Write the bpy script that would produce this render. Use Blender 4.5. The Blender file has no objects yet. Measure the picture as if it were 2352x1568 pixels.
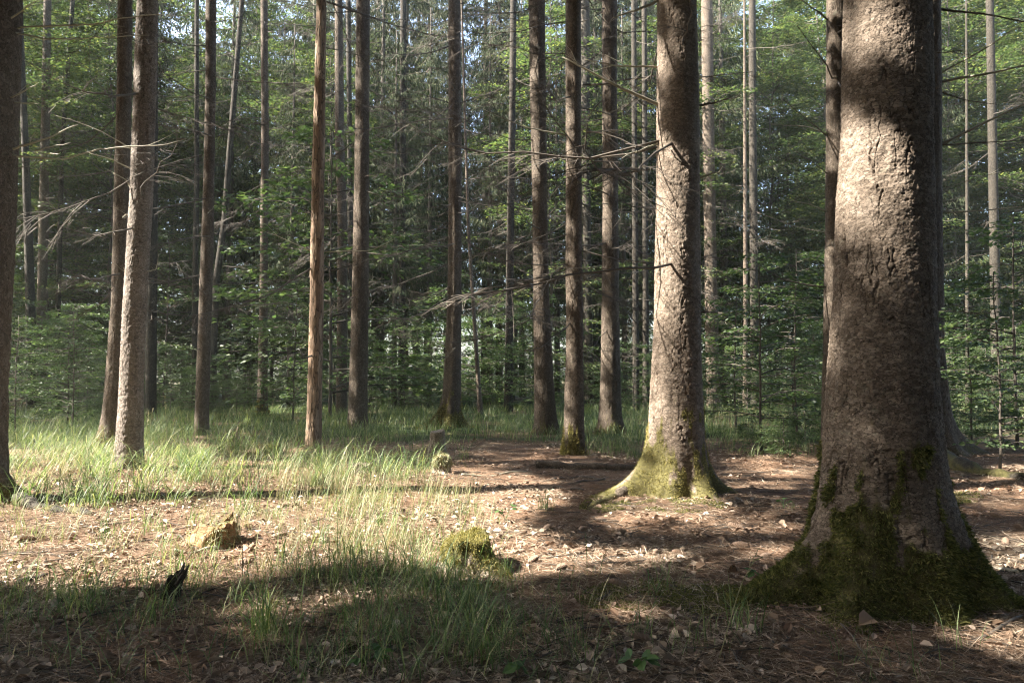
import bpy, math, random
import numpy as np
from mathutils import Vector

# ------------------------------------------------------------------ camera, world, sun, exposure
SC = bpy.context.scene
COL = SC.collection
R = np.random.default_rng(11)
random.seed(5)

CAM_H, PITCH, FPX = 1.18, math.atan(76 / 1568.0), 1568.0      # picture measured at 2352 x 1568
cam_d = bpy.data.cameras.new("camera")
cam = bpy.data.objects.new("camera", cam_d)
COL.objects.link(cam)
cam_d.sensor_width, cam_d.lens = 36.0, 24.0
cam_d.clip_start, cam_d.clip_end = 0.05, 600.0
cam.location = (0, 0, CAM_H)
cam.rotation_euler = (math.pi / 2 + PITCH, 0, 0)
SC.camera = cam

SUN_EL, SUN_BACK = math.radians(42), math.radians(10)
S = np.array([-math.cos(SUN_EL) * math.cos(SUN_BACK), -math.cos(SUN_EL) * math.sin(SUN_BACK), math.sin(SUN_EL)])
world = bpy.data.worlds.new("World")
SC.world = world
world.use_nodes = True
wn = world.node_tree
sky = wn.nodes.new("ShaderNodeTexSky")
sky.sky_type = 'NISHITA'
sky.sun_disc = False
sky.sun_elevation = SUN_EL
sky.sun_rotation = math.atan2(S[0], S[1])
sky.air_density, sky.dust_density, sky.ozone_density = 1.0, 3.5, 1.0
wn.links.new(sky.outputs[0], wn.nodes["Background"].inputs[0])
wn.nodes["Background"].inputs[1].default_value = 0.11
sun_d = bpy.data.lights.new("sun", 'SUN')
sun_d.energy, sun_d.angle, sun_d.color = 5.0, math.radians(0.5), (1.0, 0.935, 0.83)
sun = bpy.data.objects.new("sun", sun_d)
COL.objects.link(sun)
sun.rotation_euler = Vector(S).to_track_quat('Z', 'Y').to_euler()

SC.view_settings.view_transform = 'Standard'
SC.view_settings.look = 'None'
SC.view_settings.exposure = 2.85
SC.view_settings.gamma = 1.0
cy = SC.cycles
cy.max_bounces, cy.diffuse_bounces, cy.glossy_bounces = 8, 6, 2
cy.transmission_bounces, cy.transparent_max_bounces = 6, 4
cy.caustics_reflective = cy.caustics_refractive = False
cy.sample_clamp_indirect = 6.0
cy.use_denoising = True
cy.filter_width = 1.15

# ------------------------------------------------------------------ picture <-> place
CP, SP = math.cos(PITCH), math.sin(PITCH)


def ray(px, py):
    a, b = (px - 1176.0) / FPX, -(py - 784.0) / FPX
    return np.array([a, CP - b * SP, SP + b * CP])


def gp(px, py):
    d = ray(px, py)
    t = -CAM_H / d[2]
    return np.array([d[0] * t, d[1] * t, 0.0])


def at(px, py, Y):
    d = ray(px, py)
    t = Y / d[1]
    return np.array([d[0] * t, Y, CAM_H + d[2] * t])


def project(P):
    P = np.asarray(P, float)
    x, y, z = P[..., 0], P[..., 1], P[..., 2] - CAM_H
    dep = y * CP + z * SP
    up = -y * SP + z * CP
    dd = np.where(dep > 0.05, dep, 0.05)
    return 1176 + FPX * x / dd, 784 - FPX * up / dd, dep


# ------------------------------------------------------------------ noise
def _h(*ints):
    h = np.zeros(np.broadcast(*ints).shape, np.uint64)
    for k, i in enumerate(ints):
        h = (h ^ (np.asarray(i).astype(np.int64).astype(np.uint64) * np.uint64(0x9E3779B97F4A7C15 + 2 * k * 7919))) * np.uint64(0xBF58476D1CE4E5B9)
        h ^= h >> np.uint64(29)
    return (h >> np.uint64(40)).astype(np.float64) / float(1 << 24)


def vn2(x, y, seed=0):
    x, y = np.asarray(x, float), np.asarray(y, float)
    xi, yi = np.floor(x), np.floor(y)
    fx, fy = x - xi, y - yi
    fx, fy = fx * fx * (3 - 2 * fx), fy * fy * (3 - 2 * fy)
    g = lambda a, b: _h(xi + a, yi + b, np.full_like(xi, seed))
    return (g(0, 0) * (1 - fx) + g(1, 0) * fx) * (1 - fy) + (g(0, 1) * (1 - fx) + g(1, 1) * fx) * fy


def fbm2(x, y, seed=0, o=3):
    v, a, s = 0, 0.5, 0
    for k in range(o):
        v = v + a * vn2(np.asarray(x) * 2 ** k, np.asarray(y) * 2 ** k, seed + k)
        s += a
        a *= 0.5
    return v / s


def vn3(x, y, z, seed=0):
    zi = np.floor(z)
    f = z - zi
    f = f * f * (3 - 2 * f)
    xi, yi = np.floor(x), np.floor(y)
    fx, fy = x - xi, y - yi
    fx, fy = fx * fx * (3 - 2 * fx), fy * fy * (3 - 2 * fy)
    sd = np.full_like(xi, seed)
    g = lambda a, b, c: _h(xi + a, yi + b, zi + c, sd)
    L = lambda c: (g(0, 0, c) * (1 - fx) + g(1, 0, c) * fx) * (1 - fy) + (g(0, 1, c) * (1 - fx) + g(1, 1, c) * fx) * fy
    return L(0) * (1 - f) + L(1) * f


def worley(u, v, nu, seed):
    """u in [0,nu) wraps; returns F1, F2, nearest cell random, offset in v from the cell point"""
    ui, vi = np.floor(u), np.floor(v)
    f1 = np.full(u.shape, 9.0)
    f2 = np.full(u.shape, 9.0)
    rr = np.zeros(u.shape)
    ov = np.zeros(u.shape)
    ou = np.zeros(u.shape)
    for a in (-1, 0, 1):
        for b in (-1, 0, 1):
            cu, cv = np.mod(ui + a, nu), vi + b
            sd = np.full_like(cu, seed)
            du = ui + a + 0.1 + 0.8 * _h(cu, cv, sd) - u
            dv = vi + b + 0.1 + 0.8 * _h(cu, cv, sd + 1) - v
            d = np.sqrt(du * du + dv * dv)
            nr = d < f1
            f2 = np.where(nr, f1, np.minimum(f2, d))
            rr = np.where(nr, _h(cu, cv, sd + 2), rr)
            ov = np.where(nr, -dv, ov)
            ou = np.where(nr, -du, ou)
            f1 = np.where(nr, d, f1)
    return f1, f2, rr, ou, ov


def sstep(a, b, x):
    t = np.clip((x - a) / (b - a), 0, 1)
    return t * t * (3 - 2 * t)


# ------------------------------------------------------------------ meshes
def mesh_np(name, V, F, mat=None, smooth=False, attrs=None):
    """V (n,3); F: one (m,k) array or a list of such arrays"""
    if not isinstance(F, list):
        F = [F]
    F = [f for f in F if len(f)]
    me = bpy.data.meshes.new(name)
    V = np.ascontiguousarray(V, np.float32)
    me.vertices.add(len(V))
    me.vertices.foreach_set("co", V.ravel())
    loops = np.concatenate([f.ravel() for f in F]).astype(np.int32)
    tot = np.concatenate([np.full(len(f), f.shape[1]) for f in F]).astype(np.int32)
    me.loops.add(len(loops))
    me.loops.foreach_set("vertex_index", loops)
    me.polygons.add(len(tot))
    me.polygons.foreach_set("loop_start", np.concatenate([[0], np.cumsum(tot)[:-1]]).astype(np.int32))
    me.polygons.foreach_set("use_smooth", np.full(len(tot), smooth))
    for k, a in (attrs or {}).items():
        at_ = me.attributes.new(k, 'FLOAT', 'POINT')
        at_.data.foreach_set("value", np.ascontiguousarray(a, np.float32))
    me.update(calc_edges=True)
    me.validate()
    if mat:
        me.materials.append(mat)
    return me


def ob(name, me, parent=None, loc=(0, 0, 0), rot=(0, 0, 0), sc=1.0):
    o = bpy.data.objects.new(name, me)
    COL.objects.link(o)
    o.parent = parent
    o.location, o.rotation_euler = loc, rot
    o.scale = (sc, sc, sc) if np.isscalar(sc) else sc
    return o


def tag(o, label, cat, group=None):
    o["label"], o["category"] = label, cat
    if group:
        o["group"] = group
    return o


def thing(name, label, cat, loc=(0, 0, 0), rz=0.0, group=None):
    return tag(ob(name, None, None, tuple(float(v) for v in loc), (0, 0, rz)), label, cat, group)


def stuff(o):
    o["kind"] = "stuff"
    return o


class MB:
    def __init__(s):
        s.V, s.F, s.n = [], [], 0

    def add(s, V, F):
        s.V.append(np.asarray(V, float))
        for f in (F if isinstance(F, list) else [F]):
            s.F.append(np.asarray(f) + s.n)
        s.n += len(V)

    def tube(s, P, r, k=5, cap=True):
        P = np.asarray(P, float)
        n = len(P)
        r = np.broadcast_to(np.asarray(r, float), (n,))
        T = np.gradient(P, axis=0)
        T /= np.linalg.norm(T, axis=1)[:, None] + 1e-9
        ref = np.array([0, 0, 1.0]) if abs(T[:, 2]).mean() < 0.8 else np.array([1.0, 0, 0])
        A = np.cross(T, ref)
        A /= np.linalg.norm(A, axis=1)[:, None] + 1e-9
        B = np.cross(T, A)
        a = np.linspace(0, 2 * np.pi, k, endpoint=False)
        V = P[:, None] + r[:, None, None] * (np.cos(a)[None, :, None] * A[:, None] + np.sin(a)[None, :, None] * B[:, None])
        i, j = np.meshgrid(np.arange(n - 1), np.arange(k), indexing='ij')
        j2 = (j + 1) % k
        F = np.stack([i * k + j, i * k + j2, (i + 1) * k + j2, (i + 1) * k + j], -1).reshape(-1, 4)
        fs = [F]
        if cap:
            fs += [np.arange(k)[None, ::-1], (np.arange(k) + (n - 1) * k)[None]]
        s.add(V.reshape(-1, 3), fs)

    def build(s, name, mat, smooth=True):
        by = {}
        for f in s.F:
            by.setdefault(f.shape[1], []).append(f)
        return mesh_np(name, np.concatenate(s.V), [np.concatenate(v) for v in by.values()], mat, smooth)


def unit(a):
    return a / (np.linalg.norm(a, axis=-1, keepdims=True) + 1e-9)


def leaves_np(P, D, N, L, W, fold=0.15, hexa=False):
    """leaf blades: base P, axis D, normal N, length L, width W"""
    n = len(P)
    D = unit(D)
    Sd = unit(np.cross(N, D))
    N = np.cross(D, Sd)
    L, W = np.broadcast_to(L, n)[:, None], np.broadcast_to(W, n)[:, None]
    if hexa:
        pts = [(0, 0, 0), (.3, .5, 1), (.68, .4, .8), (1, 0, -.25), (.68, -.4, .8), (.3, -.5, 1)]
        V = np.stack([P + D * L * a + Sd * W * b + N * W * fold * c for a, b, c in pts], 1)
        F = np.concatenate([np.arange(n)[:, None] * 6 + np.array([0, 3, 2, 1]), np.arange(n)[:, None] * 6 + np.array([0, 5, 4, 3])])
        return V.reshape(-1, 3), F
    pts = [(0, 0, 0), (.45, .5, 1), (1, 0, 0), (.45, -.5, 1)]
    V = np.stack([P + D * L * a + Sd * W * b + N * W * fold * c for a, b, c in pts], 1)
    F = np.concatenate([np.arange(n)[:, None] * 4 + np.array([0, 2, 1]), np.arange(n)[:, None] * 4 + np.array([0, 3, 2])])
    return V.reshape(-1, 3), F


def ribbons_np(P, az, L, W, lean, bend, seg=4, tipz=0.0):
    """grass blades: rise from P, lean (rad from vertical), bend over by bend rad along the length"""
    n = len(P)
    ca, sa = np.cos(az), np.sin(az)
    side = np.stack([-sa, ca, np.zeros(n)], -1)
    pts, cur = [P], P.copy()
    for k in range(seg):
        t = (k + 0.5) / seg
        an = lean + bend * t ** 1.4
        st = (L / seg)[:, None] * np.stack([np.sin(an) * ca, np.sin(an) * sa, np.cos(an)], -1)
        cur = cur + st
        pts.append(cur)
    V = []
    for k, p in enumerate(pts):
        t = k / seg
        w = (W * (0.55 + 0.9 * t if t < 0.4 else max(0.06, 1.52 * (1 - t))))[:, None] * 0.5
        V += [p - side * w, p + side * w]
    V = np.stack(V, 1).reshape(-1, 3)
    m = 2 * (seg + 1)
    base = np.arange(n)[:, None] * m
    F = np.concatenate([base + np.array([2 * k, 2 * k + 1, 2 * k + 3, 2 * k + 2]) for k in range(seg)])
    return V, F


# ------------------------------------------------------------------ materials
def newmat(name):
    m = bpy.data.materials.new(name)
    m.use_nodes = True
    nt = m.node_tree
    b = nt.nodes["Principled BSDF"]
    return m, nt, b


def nd(nt, t, **kw):
    n = nt.nodes.new(t)
    for k, v in kw.items():
        setattr(n, k, v)
    return n


def ramp(nt, fac, stops):
    r = nd(nt, "ShaderNodeValToRGB")
    e = r.color_ramp.elements
    while len(e) < len(stops):
        e.new(0.5)
    for q, (p, c) in zip(e, stops):
        q.position, q.color = p, (*c, 1)
    nt.links.new(fac, r.inputs[0])
    return r.outputs[0]


def mixc(nt, fac, a, b, mode='MIX'):
    m = nd(nt, "ShaderNodeMix", data_type='RGBA', blend_type=mode)
    for s_, v in ((m.inputs[0], fac), (m.inputs[6], a), (m.inputs[7], b)):
        if isinstance(v, (int, float)):
            s_.default_value = v
        elif isinstance(v, tuple):
            s_.default_value = (*v, 1)
        else:
            nt.links.new(v, s_)
    return m.outputs[2]


def mth(nt, op, a, b=0.0, clamp=False):
    m = nd(nt, "ShaderNodeMath", operation=op, use_clamp=clamp)
    for s_, v in ((m.inputs[0], a), (m.inputs[1], b)):
        if isinstance(v, (int, float)):
            s_.default_value = v
        else:
            nt.links.new(v, s_)
    return m.outputs[0]


def noise(nt, vec, scale, detail=4, rough=0.6, dist=0.0):
    n = nd(nt, "ShaderNodeTexNoise")
    n.inputs["Scale"].default_value, n.inputs["Detail"].default_value = scale, detail
    n.inputs["Roughness"].default_value, n.inputs["Distortion"].default_value = rough, dist
    if vec is not None:
        nt.links.new(vec, n.inputs["Vector"])
    return n.outputs["Fac"]


def attr(nt, name):
    a = nd(nt, "ShaderNodeAttribute", attribute_name=name)
    return a.outputs["Fac"]


def bark_mat(name, dark, mid, light, plate=34.0, zs=0.75, bump=0.012, strength=0.8, lichen=0.35, mosscol=(0.11, 0.10, 0.032), streak=False):
    m, nt, b = newmat(name)
    tc = nd(nt, "ShaderNodeTexCoord")
    mp = nd(nt, "ShaderNodeMapping")
    mp.inputs["Scale"].default_value = (1, 1, zs)
    nt.links.new(tc.outputs["Object"], mp.inputs["Vector"])
    oi = nd(nt, "ShaderNodeObjectInfo")
    off = nd(nt, "ShaderNodeVectorMath", operation='ADD')
    sc_ = nd(nt, "ShaderNodeVectorMath", operation='SCALE')
    nt.links.new(oi.outputs["Location"], sc_.inputs[0])
    sc_.inputs["Scale"].default_value = 3.7
    nt.links.new(mp.outputs[0], off.inputs[0])
    nt.links.new(sc_.outputs[0], off.inputs[1])
    vec = off.outputs[0]
    nz = nd(nt, "ShaderNodeTexNoise")
    nz.inputs["Scale"].default_value, nz.inputs["Detail"].default_value = 24.0, 4
    nt.links.new(vec, nz.inputs["Vector"])
    wob = nd(nt, "ShaderNodeVectorMath", operation='MULTIPLY_ADD')
    nt.links.new(nz.outputs["Color"], wob.inputs[0])
    wob.inputs[1].default_value = (0.06, 0.06, 0.06)
    nt.links.new(vec, wob.inputs[2])
    vo = nd(nt, "ShaderNodeTexVoronoi", feature='DISTANCE_TO_EDGE')
    vo.inputs["Scale"].default_value = plate
    nt.links.new(wob.outputs[0], vo.inputs["Vector"])
    vc = nd(nt, "ShaderNodeTexVoronoi", feature='F1')
    vc.inputs["Scale"].default_value = plate
    nt.links.new(wob.outputs[0], vc.inputs["Vector"])
    big = noise(nt, vec, 3.0, 4, 0.6)
    fine = noise(nt, vec, 90.0, 4, 0.75)
    c = ramp(nt, big, [(0.25, dark), (0.5, mid), (0.75, light)])
    sep = nd(nt, "ShaderNodeSeparateColor")
    nt.links.new(vc.outputs["Color"], sep.inputs[0])
    c = mixc(nt, 0.55, c, ramp(nt, sep.outputs[0], [(0.0, dark), (0.5, mid), (1.0, light)]))
    c = mixc(nt, 1.0, c, ramp(nt, fine, [(0.25, (0.62,) * 3), (0.7, (1.3,) * 3)]), 'MULTIPLY')
    crack = ramp(nt, vo.outputs["Distance"], [(0.0, (0.22,) * 3), (0.065, (1,) * 3)])
    c = mixc(nt, 1.0, c, crack, 'MULTIPLY')
    c = mixc(nt, mth(nt, 'MULTIPLY', attr(nt, "fissure"), 0.75), c, (0.04, 0.028, 0.02))
    lic = ramp(nt, noise(nt, vec, 11.0, 5, 0.7), [(0.60, (0, 0, 0)), (0.68, (1, 1, 1))])
    c = mixc(nt, mth(nt, 'MULTIPLY', lic, lichen), c, (0.22, 0.22, 0.16))
    mo = attr(nt, "moss")
    mo2 = mth(nt, 'MULTIPLY', mo, 0.9)
    mcol = ramp(nt, noise(nt, vec, 30, 4, 0.7), [(0.3, tuple(0.5 * q for q in mosscol)), (0.7, tuple(1.4 * q for q in mosscol))])
    c = mixc(nt, mo2, c, mcol)
    var = mth(nt, 'MULTIPLY_ADD', oi.outputs["Random"], 0.3)
    var.node.inputs[2].default_value = 0.85
    cv = nd(nt, "ShaderNodeVectorMath", operation='SCALE')
    nt.links.new(c, cv.inputs[0])
    nt.links.new(var, cv.inputs["Scale"])
    nt.links.new(cv.outputs[0], b.inputs["Base Color"])
    b.inputs["Roughness"].default_value = 0.85
    b.inputs["Specular IOR Level"].default_value = 0.25
    hgt = mth(nt, 'ADD', mth(nt, 'MULTIPLY', mth(nt, 'MINIMUM', vo.outputs["Distance"], 0.07), 4.0), mth(nt, 'MULTIPLY', fine, 0.5))
    hgt = mth(nt, 'ADD', hgt, mth(nt, 'MULTIPLY', sep.outputs[1], 0.8))
    bp = nd(nt, "ShaderNodeBump")
    bp.inputs["Strength"].default_value, bp.inputs["Distance"].default_value = strength, bump
    nt.links.new(hgt, bp.inputs["Height"])
    nt.links.new(bp.outputs[0], b.inputs["Normal"])
    return m


def island_mat(name, stops, rough=0.7, trans=0.0, tcol=None, spec=0.3, objvar=0.0, patch=None):
    """colour varies from blade to blade; trans lets light through thin leaves"""
    m, nt, b = newmat(name)
    g = nd(nt, "ShaderNodeNewGeometry")
    c = ramp(nt, g.outputs["Random Per Island"], stops)
    if patch:
        tc = nd(nt, "ShaderNodeNewGeometry")
        f = noise(nt, tc.outputs["Position"], patch[0], 3, 0.6)
        c = mixc(nt, ramp(nt, f, [(0.4, (0, 0, 0)), (0.65, (1, 1, 1))]), c, mixc(nt, 0.6, c, patch[1]))
    if objvar:
        oi = nd(nt, "ShaderNodeObjectInfo")
        v = mth(nt, 'MULTIPLY_ADD', oi.outputs["Random"], objvar)
        v.node.inputs[2].default_value = 1 - objvar / 2
        cv = nd(nt, "ShaderNodeVectorMath", operation='SCALE')
        nt.links.new(c, cv.inputs[0])
        nt.links.new(v, cv.inputs["Scale"])
        c = cv.outputs[0]
    nt.links.new(c, b.inputs["Base Color"])
    b.inputs["Roughness"].default_value = rough
    b.inputs["Specular IOR Level"].default_value = spec
    if trans:
        t = nd(nt, "ShaderNodeBsdfTranslucent")
        tm = mixc(nt, 1.0, c, tcol or (1.0, 1.15, 0.7), 'MULTIPLY')
        nt.links.new(tm, t.inputs[0])
        mx = nd(nt, "ShaderNodeMixShader")
        mx.inputs[0].default_value = trans
        nt.links.new(b.outputs[0], mx.inputs[1])
        nt.links.new(t.outputs[0], mx.inputs[2])
        nt.links.new(mx.outputs[0], nt.nodes["Material Output"].inputs[0])
    return m


M = {}
M['bark'] = bark_mat("spruce_bark", (0.062, 0.047, 0.034), (0.112, 0.087, 0.065), (0.18, 0.145, 0.113), plate=40, lichen=0.3)
M['bark_big'] = bark_mat("old_spruce_bark", (0.085, 0.064, 0.046), (0.175, 0.135, 0.102), (0.29, 0.235, 0.188), plate=37, zs=1.7, bump=0.008, strength=0.75, lichen=0.25)
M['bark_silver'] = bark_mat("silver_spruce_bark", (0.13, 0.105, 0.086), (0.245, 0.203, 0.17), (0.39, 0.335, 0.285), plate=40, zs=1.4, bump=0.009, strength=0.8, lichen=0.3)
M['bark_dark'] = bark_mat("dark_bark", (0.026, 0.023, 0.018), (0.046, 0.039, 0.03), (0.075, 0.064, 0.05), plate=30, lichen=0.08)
M['bark_pale'] = bark_mat("pale_bark", (0.13, 0.125, 0.10), (0.21, 0.205, 0.16), (0.30, 0.30, 0.24), plate=14, lichen=0.5, strength=0.4)
M['bark_dead'] = bark_mat("bare_dead_wood", (0.11, 0.075, 0.052), (0.27, 0.185, 0.125), (0.42, 0.33, 0.245), plate=20, zs=0.13, bump=0.014, strength=1.0, lichen=0.3)
M['branch'] = island_mat("dead_twig", [(0, (0.05, 0.042, 0.034)), (1, (0.13, 0.11, 0.09))], 0.8)
M['branch_pale'] = island_mat("pale_dead_branch", [(0, (0.22, 0.20, 0.15)), (1, (0.36, 0.34, 0.26))], 0.8)
M['beech'] = island_mat("beech_leaves", [(0, (0.045, 0.074, 0.034)), (0.5, (0.076, 0.106, 0.045)), (0.85, (0.12, 0.138, 0.052)), (1, (0.19, 0.185, 0.07))], 0.5, 0.5, spec=0.4, objvar=0.4)
M['beech_dark'] = island_mat("undergrowth_leaves", [(0, (0.045, 0.075, 0.034)), (0.6, (0.08, 0.115, 0.05)), (1, (0.13, 0.165, 0.066))], 0.5, 0.45, spec=0.4, objvar=0.4)
M['needles'] = island_mat("spruce_needles", [(0, (0.03, 0.045, 0.022)), (0.6, (0.055, 0.072, 0.034)), (0.9, (0.09, 0.10, 0.05)), (1, (0.14, 0.13, 0.085))], 0.7, 0.15, spec=0.2, objvar=0.5)
M['grass'] = island_mat("woodland_grass", [(0, (0.06, 0.105, 0.042)), (0.5, (0.14, 0.20, 0.085)), (0.8, (0.25, 0.30, 0.145)), (1, (0.40, 0.38, 0.22))], 0.5, 0.4, (1.1, 1.2, 0.6), spec=0.4)
M['grass_dry'] = island_mat("dry_grass", [(0, (0.15, 0.18, 0.085)), (0.5, (0.29, 0.28, 0.16)), (1, (0.45, 0.40, 0.26))], 0.6, 0.3, (1.1, 1.1, 0.7))
M['litter'] = island_mat("leaf_litter", [(0, (0.08, 0.058, 0.04)), (0.35, (0.20, 0.15, 0.105)), (0.75, (0.44, 0.35, 0.26)), (1, (0.66, 0.57, 0.47))], 0.75, patch=(0.8, (0.27, 0.145, 0.085)))
M['straw'] = island_mat("needle_straw", [(0, (0.08, 0.06, 0.04)), (0.5, (0.28, 0.21, 0.15)), (1, (0.62, 0.53, 0.41))], 0.8, patch=(0.8, (0.27, 0.145, 0.085)))
M['moss'] = island_mat("moss", [(0, (0.06, 0.07, 0.022)), (0.6, (0.15, 0.15, 0.048)), (1, (0.27, 0.25, 0.085))], 0.8, 0.25)
M['moss_gold'] = island_mat("golden_moss", [(0, (0.12, 0.105, 0.03)), (0.6, (0.24, 0.205, 0.065)), (1, (0.38, 0.32, 0.12))], 0.8, 0.25)
M['cone'] = island_mat("cone_scales", [(0, (0.20, 0.135, 0.095)), (1, (0.28, 0.20, 0.145))], 0.6)
M['plant'] = island_mat("plant_leaves", [(0, (0.06, 0.12, 0.04)), (1, (0.12, 0.20, 0.07))], 0.5, 0.35)
M['stump_orange'] = bark_mat("rotten_orange_wood", (0.17, 0.085, 0.035), (0.35, 0.20, 0.10), (0.48, 0.36, 0.23), plate=22, zs=0.4, bump=0.012, lichen=0.1)
M['wood_cut'] = bark_mat("weathered_cut_wood", (0.14, 0.11, 0.08), (0.26, 0.21, 0.16), (0.36, 0.31, 0.25), plate=26, zs=1, bump=0.004, lichen=0.3)


def ground_mat():
    m, nt, b = newmat("needle_floor")
    g = nd(nt, "ShaderNodeNewGeometry")
    p = g.outputs["Position"]
    c = ramp(nt, noise(nt, p, 1.1, 6, 0.65), [(0.3, (0.11, 0.070, 0.045)), (0.5, (0.20, 0.125, 0.08)), (0.7, (0.29, 0.20, 0.135))])
    c = mixc(nt, 1.0, c, ramp(nt, noise(nt, p, 60, 5, 0.8), [(0.3, (0.45,) * 3), (0.7, (1.35,) * 3)]), 'MULTIPLY')
    c = mixc(nt, attr(nt, "green"), c, ramp(nt, noise(nt, p, 14, 5, 0.7), [(0.3, (0.022, 0.035, 0.014)), (0.7, (0.065, 0.085, 0.03))]))
    nt.links.new(c, b.inputs["Base Color"])
    b.inputs["Roughness"].default_value = 0.9
    b.inputs["Specular IOR Level"].default_value = 0.15
    bp = nd(nt, "ShaderNodeBump")
    bp.inputs["Strength"].default_value, bp.inputs["Distance"].default_value = 0.9, 0.02
    nt.links.new(mth(nt, 'ADD', noise(nt, p, 45, 6, 0.8), noise(nt, p, 9, 4, 0.6)), bp.inputs["Height"])
    nt.links.new(bp.outputs[0], b.inputs["Normal"])
    return m


M['ground'] = ground_mat()

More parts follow.
